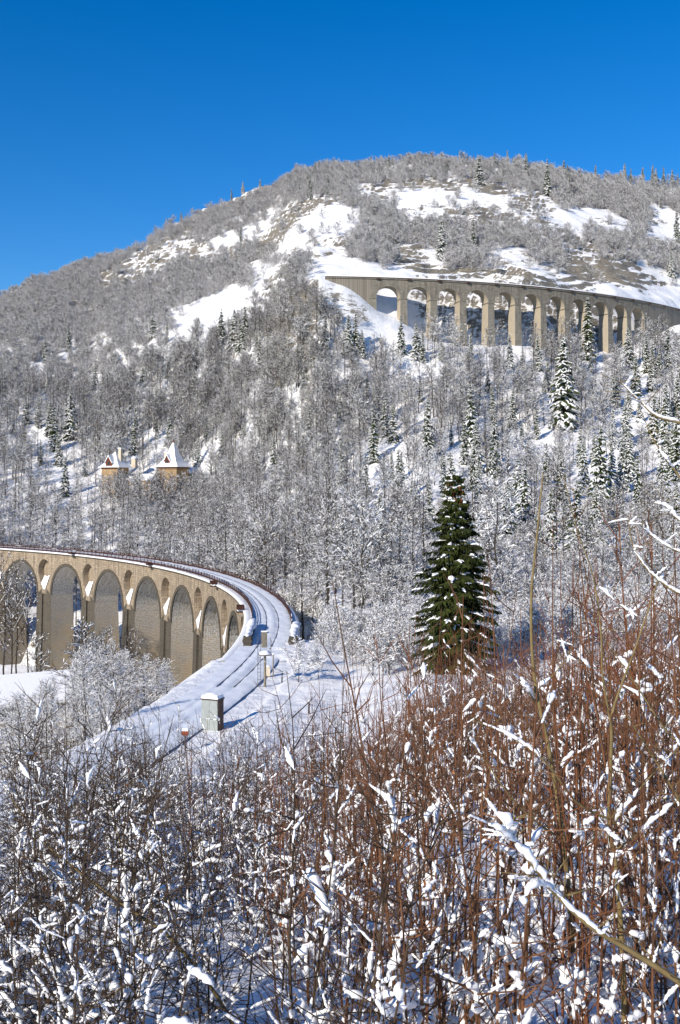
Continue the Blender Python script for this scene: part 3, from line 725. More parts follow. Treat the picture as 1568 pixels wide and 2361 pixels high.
m = MB(); m.box((0, 0, 1.33), (.38, .28, .17), 0, 0, .8); m.build('snow_cap', SNOW, bx)
for i, (a, b_) in enumerate(((650, 1562), (712, 1632))):
    x, y, _ = at(a, b_, 86 if i == 0 else 72)
    q = empty('fence_post', (x, y, h1(x, y)), 0, ('short bare post at the edge of the bushes right of the signal mast', 'short bare post standing in the open snow beyond the cabinet')[i], 'post')
    m = MB(); m.tube([(0, 0, -.2), (.02, 0, .9)], [.06, .05], 5); m.build('stake', BARK, q)
    m = MB(); m.blob((.02, 0, .93), .09, 0, .7); m.build('snow_cap', SNOW, q, smooth=True)

# ------------------------------------------------------------------ towers of the villa and the low house
def pyramid(mb, w, d, z0, z1, flare=1.0, steps=8, off=(0, 0)):
    rows = []
    for i in range(steps + 1):
        t = i / steps; k = (1 - t) ** 1.0 * (1 - flare * .55 * math.sin(math.pi * min(1, t * 1.0)) * (1 - t) ** .3) + .0
        k = max(k, .02); rows.append((z0 + (z1 - z0) * t, k))
    for (za, ka), (zb, kb) in zip(rows[:-1], rows[1:]):
        q = [(-1, -1), (1, -1), (1, 1), (-1, 1)]
        vs = [(off[0] + a * w / 2 * ka, off[1] + b * d / 2 * ka, za) for a, b in q] + [(off[0] + a * w / 2 * kb, off[1] + b * d / 2 * kb, zb) for a, b in q]
        mb.add(vs, [(0, 1, 5, 4), (1, 2, 6, 5), (2, 3, 7, 6), (3, 0, 4, 7)])
    a, b = w / 2, d / 2
    mb.add([(off[0] - a, off[1] - b, z0), (off[0] + a, off[1] - b, z0), (off[0] + a, off[1] + b, z0), (off[0] - a, off[1] + b, z0)], [(3, 2, 1, 0)])
def uvbox(mb, c, d, mi=0):
    x, y, z = d[0] / 2, d[1] / 2, d[2] / 2
    for vs, uv in (([(-x, -y, -z), (x, -y, -z), (x, -y, z), (-x, -y, z)], (0, 2)), ([(x, y, -z), (-x, y, -z), (-x, y, z), (x, y, z)], (0, 2)),
                   ([(x, -y, -z), (x, y, -z), (x, y, z), (x, -y, z)], (1, 2)), ([(-x, y, -z), (-x, -y, -z), (-x, -y, z), (-x, y, z)], (1, 2)), ([(-x, -y, z), (x, -y, z), (x, y, z), (-x, y, z)], (0, 1))):
        mb.add([(c[0] + p[0], c[1] + p[1], c[2] + p[2]) for p in vs], [(0, 1, 2, 3)], mi, [[(p[uv[0]], p[uv[1]]) for p in vs]])
def dormer(root, cx, y, z, w, hgt, d):
    m = MB(); m.add([(cx - w / 2, y, z), (cx + w / 2, y, z), (cx + w / 2, y, z + hgt * .35), (cx, y, z + hgt), (cx - w / 2, y, z + hgt * .35), (cx - w / 2, y + d, z), (cx + w / 2, y + d, z), (cx + w / 2, y + d, z + hgt * .35), (cx, y + d, z + hgt), (cx - w / 2, y + d, z + hgt * .35)],
                     [(0, 1, 2, 3, 4), (1, 6, 7, 2), (5, 0, 4, 9)]); o = m.build('dormer', WOOD, root)
    m = MB(); e = .3
    for sgn in (-1, 1):
        a = (cx + sgn * (w / 2 + e), z + hgt * .35 - e * .9)
        m.add([(a[0], y - .35, a[1]), (cx, y - .35, z + hgt + .08), (cx, y + d, z + hgt + .08), (a[0], y + d, a[1]), (a[0], y - .35, a[1] + .42), (cx, y - .35, z + hgt + .65), (cx, y + d, z + hgt + .65), (a[0], y + d, a[1] + .42)],
              [(0, 1, 5, 4), (4, 5, 6, 7), (0, 4, 7, 3)])
    s_ = m.build('roof_snow', SNOW, o)
    m = MB(); m.box((cx, y - .03, z + hgt * .28), (w * .36, .05, hgt * .36)); m.build('window', GLASSD, o)
DT = 396.0
x, y, z = at(400, 1077, DT)
tw = empty('tower_house', (x, y, z - 15), R2(-24), 'ochre stone tower with a tall snow-covered pyramid roof and dormer among the trees', 'house')
m = MB(); uvbox(m, (0, 0, 7.5), (8.2, 8.2, 15)); m.build('wall', ST_OCH, tw)
m = MB(); uvbox(m, (0, 0, 14.3), (8.7, 8.7, .35)); m.build('cornice', ST_OCH, tw)
m = MB()
for i in range(13):
    m.box((-4.1 + i * .683, -4.55, 14.75), (.34, .5, .5)); m.box((4.55, -4.1 + i * .683, 14.75), (.5, .34, .5))
m.build('bracket_row', WOOD, tw)
m = MB(); pyramid(m, 10.3, 10.3, 15.0, 24.6, .62); m.build('roof', SNOW, tw)
m = MB(); m.tube([(0, 0, 24.3), (0, 0, 25.6)], [.28, .14], 6); m.build('finial', WOOD, tw)
dormer(tw, -.4, -3.75, 16.3, 2.2, 3.0, 2.6)
m = MB(); uvbox(m, (-4.3, 1.6, 17.6), (1.1, 1.1, 6.0)); c_ = m.build('chimney', PLAST, tw)
m = MB(); m.box((-4.3, 1.6, 20.75), (1.3, 1.3, .4)); m.build('snow_cap', SNOW, c_)
for zz_, xx_ in ((10.6, -1.8), (10.6, 1.8), (5.6, -1.8), (5.6, 1.8)):
    m = MB(); m.box((xx_, -4.12, zz_), (1.0, .1, 1.9)); m.build('window', WOOD, tw)
x, y, z = at(266, 1078, DT)
t2 = empty('turret_house', (x, y, z - 13), R2(-24), 'smaller ochre stone wing with low snowy roof, dormer and chimney left of the tall tower', 'house')
m = MB(); uvbox(m, (0, 0, 6.5), (7.2, 7.2, 13)); m.build('wall', ST_OCH, t2)
m = MB()
for i in range(11): m.box((-3.5 + i * .7, -3.8, 12.7), (.36, .45, .5))
m.build('bracket_row', WOOD, t2)
m = MB(); pyramid(m, 10.0, 9.0, 13.0, 19.0, .35); m.build('roof', SNOW, t2)
dormer(t2, -.2, -3.9, 13.5, 2.8, 3.6, 3.0)
m = MB(); uvbox(m, (2.0, .5, 17.6), (1.2, 1.2, 5.0)); c_ = m.build('chimney', PLAST, t2)
m = MB(); m.box((2.0, .5, 20.3), (1.5, 1.5, .45)); m.build('snow_cap', SNOW, c_)
m = MB(); uvbox(m, (9.5, 3, 4.0), (13, 6, 8)); m.build('link_wing', ST_OCH, t2)
m = MB(); m.add([(3, -.6, 8), (16.4, -.6, 8), (16.4, 6.6, 8), (3, 6.6, 8), (3.5, 3, 10.6), (16, 3, 10.6)], [(0, 1, 5, 4), (2, 3, 4, 5), (1, 2, 5), (3, 0, 4)]); m.build('link_roof', SNOW, t2)
x, y, z = at(462, 1085, DT + 8)
sh = empty('shed', (x, y, z - 9), R2(-15), 'low outbuilding with a long snowy roof right of the tall tower', 'shed')
m = MB(); uvbox(m, (0, 0, 4), (9, 5, 8.4)); m.build('wall', ST_PIER, sh)
m = MB(); m.add([(-5.2, -3.2, 8), (5.2, -3.2, 8), (5.2, 3.2, 8), (-5.2, 3.2, 8), (-5.0, 0, 10.2), (5.0, 0, 10.2)], [(0, 1, 5, 4), (2, 3, 4, 5), (1, 2, 5), (3, 0, 4), (3, 2, 1, 0)]); m.build('roof', SNOW, sh)
x, y, z = at(310, 1052, DT + 14)
hu = empty('hut', (x, y, z - 4.6), R2(-20), 'tiny pale hut with a rounded cap of snow between the two towers', 'hut')
m = MB(); uvbox(m, (0, 0, 1.9), (1.8, 1.8, 3.8)); m.build('wall', PLAST, hu)
m = MB(); m.blob((0, 0, 3.9), 1.35, 0, .5, n=7, m=10); m.build('roof', SNOW, hu, smooth=True)
# low house in the valley at far left
x, y, z = at(75, 1622, 130)
lh = empty('farmhouse', (x, y, -36), R2(28), 'low tan house in the valley with a wide snow-covered roof, at the left edge', 'house')
hz = -36
rz = (YH - 1600) / F * 130 - hz
m = MB(); uvbox(m, (0, 0, (rz - .3) / 2), (12, 7, rz - .3)); m.build('wall', PLAST, lh)
m = MB(); m.add([(-6.8, -4.4, rz - .5), (6.8, -4.4, rz - .5), (6.8, 4.4, rz - .5), (-6.8, 4.4, rz - .5), (-6.8, 0, rz + 2.2), (6.8, 0, rz + 2.2), (-6.8, -4.5, rz - .1), (6.8, -4.5, rz - .1), (6.8, 4.5, rz - .1), (-6.8, 4.5, rz - .1), (-6.8, 0, rz + 2.7), (6.8, 0, rz + 2.7)],
              [(6, 7, 11, 10), (8, 9, 10, 11), (0, 1, 7, 6), (2, 3, 9, 8), (1, 5, 11, 7), (5, 2, 8, 11), (0, 6, 10, 4), (4, 10, 9, 3), (0, 3, 2, 1)]); m.build('roof', SNOW, lh)
m = MB(); m.add([(6.02, -3.4, rz - .32), (6.02, 3.4, rz - .32), (6.02, 0, rz + 1.8)], [(0, 1, 2)]); m.build('gable', WOOD, lh)
for q in (-2, 0, 2):
    m = MB(); m.box((q * 2, -3.53, rz - 1.9), (.9, .08, 1.2)); m.build('window', GLASSD, lh)
m = MB(); m.box((6.03, -.8, rz - 1.8), (.08, .9, 1.1)); m.build('window', GLASSD, lh)

# ------------------------------------------------------------------ tree kinds
def bare_tree(seed, hgt, crown0=.35, spread=.28, limbs=15, sub=6, tw=5, barkm=BARK, twigm=TWIG, snowk=1.0, trunk_r=.12, twr=.03, upright=.4, psn=.5, lean=.12):
    rg = random.Random(seed); tm = MB(); cm = MB()
    pts = []; x = y = 0.0
    for i in range(7):
        t = i / 6; pts.append((x, y, hgt * .93 * t)); x += rg.uniform(-lean, lean) * hgt / 12; y += rg.uniform(-lean, lean) * hgt / 12
    rads = [trunk_r * (1 - .88 * i / 6) for i in range(7)]; rads[0] *= 1.3
    tm.tube([(pts[0][0], pts[0][1], -.6)] + pts[1:], rads, 5)
    def tp(t):
        f = t * 6; i = min(5, int(f)); a = Vector(pts[i]); b = Vector(pts[i + 1]); return a + (b - a) * (f - i)
    def seg(p, q, r, k=1.0):
        cm.spike(p, q, r, 0)
        d = Vector(q) - Vector(p); hz_ = math.hypot(d.x, d.y) / max(d.length, 1e-6)
        if hz_ > .45 and rg.random() < psn * k:
            a = Vector(p) + d * rg.uniform(0, .3); b = Vector(p) + d * rg.uniform(.55, 1.0)
            w = twr * snowk * rg.uniform(.7, 1.9)
            cm.tube([a, a + (b - a) * .5, b], [w * .7, w, w * .35], 3, 1, zoff=r * .6 + w * .6)
    for i in range(limbs):
        t = crown0 + (1 - crown0) * ((i + rg.random() * .8) / limbs); p = tp(min(t, .99)); a = i * 2.4 + rg.uniform(-.7, .7)
        L = hgt * spread * (1.25 - .80 * (t - crown0) / (1 - crown0)) * rg.uniform(.6, 1.3) * (.6 + .4 * min(1, (t - crown0) * 5 + .4))
        el_ = upright + rg.uniform(-.3, .4) + .4 * t
        d = Vector((math.cos(a) * math.cos(el_), math.sin(a) * math.cos(el_), math.sin(el_)))
        mid = p + d * L * .5 + Vector((rg.uniform(-.06, .06) * L, rg.uniform(-.06, .06) * L, L * .05)); end = mid + (d + Vector((rg.uniform(-.5, .5), rg.uniform(-.5, .5), rg.uniform(-.3, .3)))).normalized() * L * .5
        r0 = max(twr * 1.2, trunk_r * .40 * (1.1 - t))
        cm.tube([p, mid, end], [r0, r0 * .65, r0 * .25], 3, 0)
        w = max(r0 * .8, twr) * snowk
        if el_ < 1.1 and rg.random() < .8: cm.tube([p + (mid - p) * .2, mid, end], [w * .7, w * .8, w * .4], 3, 1, zoff=r0 * .8 + w * .3)
        for j in range(sub):
            u = .2 + .8 * (j + rg.random()) / sub; q = p + (mid - p) * (u * 2) if u < .5 else mid + (end - mid) * (u * 2 - 1)
            e2 = (d * .8 + Vector((rg.uniform(-1, 1), rg.uniform(-1, 1), rg.uniform(-.55, .75)))).normalized(); L2 = L * .46 * rg.uniform(.6, 1.25) * (1.15 - u * .4)
            q2 = q + e2 * L2; seg(q, q2, twr * .95)
            for k_ in range(tw):
                v = .15 + .85 * (k_ + rg.random()) / tw; w0 = q + (q2 - q) * v
                e3 = (e2 * .7 + Vector((rg.uniform(-1, 1), rg.uniform(-1, 1), rg.uniform(-.7, .8)))).normalized(); seg(w0, w0 + e3 * L2 * .55 * rg.uniform(.5, 1.2), twr * .7, .8)
    return tm.mesh('trunk', [barkm]), cm.mesh('crown', [twigm, SNOWCLUMP])
def spruce(seed, hgt, rad, whorls, per, snowp=.8, cone=False, needm=NEEDF, fine=False):
    rg = random.Random(seed); tm = MB(); cm = MB(); sm = MB(); co = MB()
    tm.tube([(0, 0, -.6), (0, 0, hgt * .5), (0, 0, hgt)], [hgt * .014 + .06, hgt * .009 + .03, .02], 6)
    for i in range(whorls):
        t = (i + .3) / whorls; z = hgt * (.05 + .93 * t); z += rg.uniform(-.5, .5) * hgt / whorls; z0_ = z; Lb = rad * (1 - t) ** (.66 if fine else .74) * (1.0 + (.09 * math.sin(i * 1.9) if fine else 0)) + (.1 if fine else .22)
        for k_ in range(per):
            a = i * 1.1 + k_ * 6.283 / per + rg.uniform(-.4, .4); L = Lb * (rg.uniform(.5, 1.28) if fine else rg.uniform(.62, 1.2)); z = z0_ + rg.uniform(-.6, .6) * hgt / whorls
            if rg.random() < .06: L *= .6
            dx, dy = math.cos(a), math.sin(a); droop = ((.10 + .30 * (1 - t)) if fine else rg.uniform(.35, .65)) * L; up0 = .25 * t
            n = 5; P = []
            for j in range(n + 1):
                u = j / n; P.append(Vector((dx * L * u, dy * L * u, z + up0 * L * u - droop * (1.5 * u * u * (1 - .45 * u)) + rg.uniform(-.02, .02) * L)))
            if fine:
                cm.tube(P, [.04, .035, .03, .02, .015, .01], 3, 1)
                side = Vector((-dy, dx, 0)); m_ = int(7 + L * 3.6)
                for j in range(m_):
                    u = .14 + .86 * (j + rg.random() * .6) / m_; f = u * n; ii_ = min(n - 1, int(f)); p = P[ii_] + (P[ii_ + 1] - P[ii_]) * (f - ii_)
                    for sgn in (-1, 1):
                        l2 = (.62 * (1 - .62 * u) + .12) * min(1.25, L * .5 + .25) * rg.uniform(.7, 1.25)
                        q = p + side * sgn * l2 * rg.uniform(.55, .95) + Vector((dx, dy, 0)) * l2 * .5 + Vector((0, 0, -l2 * rg.uniform(.25, .8)))
                        wv = Vector((dx, dy, -.2)) * .07 + Vector((0, 0, -.05))
                        md = (p + q) / 2 + Vector((0, 0, .03))
                        cm.add([tuple(p), tuple(md + wv), tuple(q), tuple(md - wv)], [(0, 1, 2), (0, 2, 3)], 0)
                        hv = Vector((0, 0, -.16 * rg.uniform(.6, 1.4)))
                        cm.add([tuple(p), tuple(q), tuple(md + hv)], [(0, 1, 2)], 0)
                        for _k in range(2):
                            b0 = p + (q - p) * rg.uniform(.2, .95); e_ = Vector((rg.uniform(-.08, .08), rg.uniform(-.08, .08), -rg.uniform(.12, .3))); sd_ = Vector((rg.uniform(-.05, .05), rg.uniform(-.05, .05), 0))
                            cm.add([tuple(b0 - sd_), tuple(b0 + sd_), tuple(b0 + e_)], [(0, 1, 2)], 0)
                if rg.random() < snowp * 1.1:
                    u0 = rg.uniform(.15, .8); u1 = min(1.0, u0 + rg.uniform(.12, .55)); pp = []
                    for j in range(4):
                        u = u0 + (u1 - u0) * j / 3; f = u * n; ii_ = min(n - 1, int(f)); p = P[ii_] + (P[ii_ + 1] - P[ii_]) * (f - ii_); pp.append(p + Vector((0, 0, .04)))
                    sm.snow(pp, rg.uniform(.06, .23), 0, 6, rg, flat=.6)
                    if rg.random() < .5: sm.snow([pp[1] + side * rg.uniform(-.35, -.1), pp[1], pp[2] + side * rg.uniform(.1, .35)], rg.uniform(.07, .13), 0, 6, rg, flat=.65)
                elif rg.random() < .2:
                    f = rg.uniform(.4, 1) * n; ii_ = min(n - 1, int(f)); sm.blob(tuple(P[ii_] + Vector((0, 0, .08))), rg.uniform(.05, .12), 0, .6, rg, 4, 5)
                if cone and .82 < t < .93 and rg.random() < .3:
                    for _k in range(7):
                        f = rg.uniform(.35, 1) * n; ii_ = min(n - 1, int(f)); p = P[ii_] + Vector((rg.uniform(-.15, .15), rg.uniform(-.15, .15), 0)); co.tube([p, p + Vector((0, 0, -.12)), p + Vector((0, 0, -.28))], [.04, .06, .03], 4)
            else:
                side = Vector((-dy, dx, 0)); w0 = L * .20 + .10
                for j in range(n):
                    wa = w0 * (1.25 - .9 * j / n); wb = w0 * (1.25 - .9 * (j + 1) / n) * (0.35 if j == n - 1 else 1)
                    jt = rg.uniform(.8, 1.2); h_ = -.30 * w0 - .12
                    A, B = P[j], P[j + 1]
                    cm.add([tuple(A), tuple(B), tuple(B + side * wb * jt + Vector((0, 0, h_ * 1.3))), tuple(A + side * wa * jt * .7 + Vector((0, 0, h_))), tuple(B - side * wb * jt + Vector((0, 0, h_ * 1.3))), tuple(A - side * wa * jt * .7 + Vector((0, 0, h_)))],
                           [(0, 1, 2, 3), (1, 0, 5, 4)], 0)
                for _k in range(4):
                    u = rg.uniform(.3, 1) * n; ii_ = min(n - 1, int(u)); p = P[ii_]; sg_ = rg.choice((-1, 1)); q = p + side * sg_ * w0 * rg.uniform(1, 1.9) + Vector((dx, dy, 0)) * w0 * .6 + Vector((0, 0, -w0 * rg.uniform(.5, 1.4)))
                    cm.spike(p, q, w0 * .28, 0)
                    if rg.random() < snowp * .8: sm.tube([p + (q - p) * .15, p + (q - p) * .6, q], [w0 * .24, w0 * .30, w0 * .1], 4, 0, zoff=w0 * .22)
                if rg.random() < snowp:
                    j0 = rg.choice((0, 1, 1, 2)); pp = [P[j] + Vector((0, 0, .02)) for j in range(j0, n + 1)]
                    if len(pp) > 2: sm.snow(pp, w0 * rg.uniform(.25, .5), 0, 5, rg, flat=.6)
    if fine: sm.blob((-.3, 0, hgt - .6), .16, 0, .8, rg); sm.blob((.3, .1, hgt - .9), .17, 0, .7, rg)
    out = [('trunk', tm.mesh('trunk', [BARK]), None), ('crown', cm.mesh('crown', [needm, BARK]), None), ('snow', sm.mesh('snow', [SNOWCLUMP], True), None)]
    if cone and co.n: out.append(('cone_cluster', co.mesh('cone_cluster', [CONE]), None))
    return [(a, b) for a, b, _ in out]

def thing_from(name, meshes, loc, rz, sc, label, cat, group):
    r = empty(name, loc, rz, label, cat, group); r.scale = sc; kids = []
    for nm, me_ in meshes:
        o = link(bpy.data.objects.new(nm, me_)); o.parent = r; kids.append(o)
    return r, kids

# the big dark spruce
x, y, _ = at(1050, 1560, 79)
bs = spruce(11, 15.6, 3.4, 36, 11, .95, True, NEED, True)
thing_from('spruce', bs, (x, y, h1(x, y) - .3), .4, (1, 1, 1), 'big dark green spruce with orange cones near its top, standing alone behind the snow bank', 'spruce tree', None)

# ---- forest spruces: pixel of the foot-top in the photograph gives each its place on the slope
SP = [spruce(100 + i, 16.0, (2.3, 2.7, 2.0, 2.5)[i], 24, 7, (.6, .8, .5, .65)[i]) for i in range(4)]
def column_hit(xd, yd, lo=95, hi=760):
    """walk out along the line of sight until the ground is met"""
    D = np.arange(lo, hi, 1.0); X = (xd - CX) / F * D; Z = (YH - yd) / F * D
    zz_ = H(X, D); i = np.argmax(zz_ >= Z)
    if zz_[i] < Z[i]: return None
    return float(X[i]), float(D[i]), float(zz_[i])
spr = []    # (x, foot y, height px)
spr += [(510, 800, 80), (540, 805, 85), (565, 805, 90), (553, 812, 70), (750, 812, 75), (803, 820, 85), (820, 818, 88), (835, 825, 60), (925, 820, 85), (960, 830, 80), (975, 838, 70), (1018, 835, 50),
        (105, 838, 55), (163, 1015, 105), (125, 1040, 95), (150, 1145, 85), (310, 1048, 75), (455, 1075, 60), (632, 1100, 90), (798, 1108, 45), (903, 1105, 60), (925, 1110, 65), (986, 1065, 130), (1085, 1030, 135), (1140, 1100, 130),
        (1175, 850, 70), (1205, 852, 55), (1240, 855, 75), (1245, 795, 60), (1300, 985, 195), (1355, 830, 135), (1400, 800, 95), (1362, 860, 50), (1448, 850, 90), (1490, 860, 80), (1505, 870, 75), (1540, 850, 90), (1085, 830, 60),
        (1040, 1030, 60), (1210, 1240, 155), (1180, 1190, 70), (1270, 1280, 150), (1338, 1080, 90), (1385, 1180, 180), (1410, 1160, 130), (1450, 1110, 110), (1470, 1190, 130), (1330, 1290, 170), (1355, 1290, 120), (1375, 1260, 130), (1260, 1120, 90), (1415, 1220, 100), (1520, 870, 60),
        (1535, 1050, 130), (1560, 1110, 150), (1562, 960, 90), (1165, 1170, 50), (1240, 1255, 90), (1300, 1240, 100), (1430, 1160, 90), (1500, 905, 70),
        (1018, 600, 90), (1092, 580, 70), (1105, 425, 50), (1262, 450, 60), (1212, 400, 35), (555, 570, 40), (552, 610, 35), (715, 455, 40), (1548, 640, 60), (1560, 560, 70), (735, 395, 22), (685, 412, 16), (560, 445, 22), (534, 450, 20), (418, 500, 20), (383, 525, 25), (600, 420, 14), (820, 378, 20), (890, 365, 12), (905, 366, 12),
        (1060, 372, 24), (1068, 374, 22), (1078, 372, 18), (1092, 374, 20), (1110, 376, 22), (1140, 377, 26), (1170, 378, 28), (1185, 380, 18), (1213, 385, 24), (1262, 392, 24), (1300, 394, 28), (1308, 392, 22), (1440, 422, 42), (1455, 425, 35), (1482, 425, 38), (1505, 430, 46), (1512, 432, 38), (1530, 432, 44), (1550, 434, 40), (1563, 430, 30), (1200, 382, 14),
        (860, 1000, 40), (220, 900, 60), (60, 980, 60), (352, 780, 60), (385, 790, 45), (700, 905, 50), (1125, 905, 55), (1450, 960, 60), (1520, 1000, 80), (1420, 940, 70)]
_rg = random.Random(5)
for _ in range(58):
    xx_ = _rg.uniform(840, 1568); yy_ = _rg.uniform(900, 1260); spr.append((xx_, yy_, _rg.uniform(55, 120) * (.75 + (yy_ - 900) / 700)))
for _ in range(26):
    spr.append((_rg.uniform(0, 820), _rg.uniform(800, 1130), _rg.uniform(40, 80)))
for _ in range(26):
    xx_ = _rg.uniform(420, 1568); spr.append((xx_, float(np.interp(xx_, [420, 600, 800, 1000, 1200, 1400, 1568], [500, 430, 385, 374, 384, 414, 428])) + _rg.uniform(0, 60), _rg.uniform(14, 30)))
n_sp = 0; SPOS = []
for xd, yd, hp in spr:
    y2 = yd
    hit = None
    for k_ in range(10):
        hit = column_hit(xd, y2)
        if hit: break
        y2 += 3
    if not hit: continue
    X, D, Z = hit; hh = hp * D / F * ((1.1 if xd > 1380 else 1.4) if yd < 460 else 1.12)
    if hh < 3: hh = 3
    k_ = n_sp % 4; c_ = next(c for lim, c in [(250, 'at the left edge'), (500, 'near the towers'), (760, 'left of the upper viaduct'), (950, 'under the first arches'), (1150, 'straight above the big spruce'), (1350, 'upslope right of the big spruce'), (9999, 'at the right edge')] if xd < lim); h_ = 'high up' if yd < 900 else ('midway up' if yd < 1080 else 'low down'); zone = ('small snow-dusted spruce on the hilltop, ' + c_.replace('under the first arches', 'above the first arches').replace('big spruce', 'big spruce far below'), 'spruces on the hilltop ' + c_) if yd < 460 else (('snow-laden spruce among bare trees ' + h_ + ' on the slope, ' + c_, 'spruces ' + h_ + ' ' + c_))
    sc = hh / 16.0
    r = empty('spruce', (X, D, Z - .3), rng.uniform(0, 6.28), zone[0], 'spruce tree', zone[1]); wdt = sc * rng.uniform(.85, 1.1) * (1.25 if hh < 8 else 1); r.scale = (wdt, wdt, sc)
    for nm, me_ in SP[k_]:
        o = link(bpy.data.objects.new(nm, me_)); o.parent = r
    n_sp += 1; SPOS.append((X, D, xd, yd, hp))

# ---- bare trees
BT = [bare_tree(21, 16, .45, .20, 18, 8, 7, psn=.36, trunk_r=.17), bare_tree(22, 18, .50, .18, 18, 8, 7, psn=.34, trunk_r=.20), bare_tree(23, 14, .32, .25, 20, 8, 7, psn=.42, trunk_r=.15), bare_tree(24, 12, .15, .30, 20, 8, 7, psn=.42, upright=.5, trunk_r=.12, lean=.4),
      bare_tree(25, 9, .10, .36, 20, 8, 6, psn=.5, upright=.5, trunk_r=.08, lean=.6), bare_tree(26, 15, .3, .30, 17, 9, 6, psn=.75, snowk=1.35, trunk_r=.15, lean=.3), bare_tree(27, 17, .48, .16, 16, 7, 6, psn=.15, trunk_r=.16, twigm=BTW)]
BU = [bare_tree(31, 6, .02, .55, 24, 8, 6, twigm=PURP, psn=.75, snowk=1.0, trunk_r=.05, twr=.026, upright=.6, lean=.6), bare_tree(32, 5, .02, .62, 22, 8, 6, twigm=PURP, psn=.7, snowk=1.0, trunk_r=.05, twr=.026, upright=.5, lean=.6), bare_tree(33, 7, .06, .46, 24, 8, 6, twigm=TWIG, psn=.6, snowk=1.0, trunk_r=.06, twr=.028, upright=.5, lean=.5)]
BN = [bare_tree(41, 13, .04, .22, 36, 10, 7, twigm=BTW, psn=.55, snowk=1.5, trunk_r=.08, twr=.012, upright=.8), bare_tree(42, 12, .03, .24, 36, 10, 7, twigm=BTW, psn=.55, snowk=1.6, trunk_r=.07, twr=.012, upright=.85), bare_tree(43, 3.2, .02, .50, 24, 8, 6, twigm=BTW, psn=.5, snowk=1.8, trunk_r=.035, twr=.010, upright=.6)]
BARE = [(345, 600, 95, 22, -25), (500, 572, 55, 20, -15), (470, 725, 78, 30, -22), (555, 690, 60, 22, 0), (715, 525, 105, 50, -8), (715, 585, 75, 28, 15), (790, 612, 50, 14, 0), (990, 442, 135, 20, 0), (1110, 468, 110, 36, 8), (1260, 500, 90, 22, 12), (975, 485, 50, 15, -10),
        (1350, 645, 170, 22, 6), (1470, 640, 75, 32, 15), (1230, 472, 50, 18, 0), (1390, 505, 60, 14, 15), (1535, 520, 35, 35, 0), (845, 785, 50, 12, 0), (1530, 762, 60, 30, -10), (790, 680, 100, 16, 27), (890, 712, 60, 14, 20), (1340, 590, 40, 16, 0), (640, 640, 60, 16, 20), (770, 815, 25, 25, 0), (1030, 640, 100, 14, 0), (960, 590, 40, 14, 0), (1180, 600, 40, 20, 0),(1500,690,60,30,0)]
vlim = lambda xd: float(np.interp(xd, [-60, 0, 90, 150, 230, 330, 400, 450, 520], [1600, 1590, 1570, 1500, 1450, 1480, 1530, 1560, 1600]))
def bare_at(xd, yd):
    for cx, cy, rx, ry, a in BARE:
        a = R2(a); dx, dy = xd - cx, yd - cy; u = (dx * math.cos(a) + dy * math.sin(a)) / rx; v = (-dx * math.sin(a) + dy * math.cos(a)) / ry
        if u * u + v * v < 1.5 + .8 * float(vnoise(np.array([xd / 14.0]), np.array([yd / 9.0]))[0]) * 2: return True
    return False
cand = []
yv = 98.0
while yv < 730:
    sp = 4.7 if yv < 420 else 3.9
    hw_ = .40 * yv + 8; xv = -hw_
    while xv < hw_:
        cand.append((xv + rng.uniform(-.5, .5) * sp, yv + rng.uniform(-.5, .5) * sp)); xv += sp
    yv += sp
ca = np.array(cand); cz_ = H(ca[:, 0], ca[:, 1])
slp = (H(ca[:, 0], ca[:, 1] + 3) - cz_) / 3
trees = []; bushes = []; uppers = []
TC = [at(400, 1077, DT), at(266, 1078, DT), at(310, 1060, DT + 8), at(462, 1085, DT + 8)]
clr = fbm(ca[:, 0], ca[:, 1], 40.0, 3)
for i, (X, Y_) in enumerate(cand):
    Z = float(cz_[i]); xd = CX + F * X / Y_; yd = YH - F * Z / Y_
    r1 = math.hypot(X - C1[0], Y_ - C1[1]); r2 = math.hypot(X - C2[0], Y_ - C2[1])
    if 200.5 < r1 < 216: continue
    if X > -12 and Y_ < 560 and 222 < r2 < 242.5: continue
    if r1 < 204 and xd < 640 and YH - F * (Z + 13) / Y_ < vlim(xd): continue
    if X > 0 and Y_ < 520 and 242 < r2 < 310 and YH - F * (Z + 12.5) / Y_ < 752 + 25 * math.sin(X * .13): continue
    if X > 0 and Y_ < 520 and 205 < r2 < 230 and rng.random() < .85: continue
    if any(math.hypot(X - t.x, Y_ - t.y) < 8.5 for t in TC): continue
    if any(abs(X - t.x) < 9 and 0 < t.y - Y_ < 26 for t in TC[:2]): continue
    if any(abs(X - q[0]) < 2.6 and -1 < q[1] - Y_ < 15 for q in SPOS): continue
    if math.hypot(X - lh.location.x, Y_ - lh.location.y) < 11: continue
    if Y_ < 150 and xd > 560 and r1 > 214:            # bushes right of the deck
        for q in range(3):
            bushes.append((X + rng.uniform(-2, 2), Y_ + rng.uniform(-2, 2)))
        if Y_ < 135: continue
        if rng.random() < .5: continue
    if bare_at(xd, yd) or bare_at(xd, yd - 12000 / Y_ * .9):
        if rng.random() < .96: continue
    if Z > 62 or (Y_ > 470 and Z > 40):
        for q in range(2):
            if rng.random() < .82: uppers.append((X + rng.uniform(-2, 2), Y_ + rng.uniform(-2, 2)))
    else:
        if clr[i] > .62 and Y_ > 300 and xd < 720: continue
        if any(abs(xd - q[2]) < q[4] * .19 and q[1] - 130 < Y_ < q[1] and YH - F * (Z + 12.5) / Y_ < q[3] - .12 * q[4] for q in SPOS) and rng.random() < .9: continue
        if rng.random() < .06: continue
        trees.append((X, Y_))
        for _q in range(int(max(0, min(3, (float(slp[i]) - .35) * 4 + rng.random())))): trees.append((X + rng.uniform(-2.8, 2.8), Y_ + rng.uniform(-2, 2)))
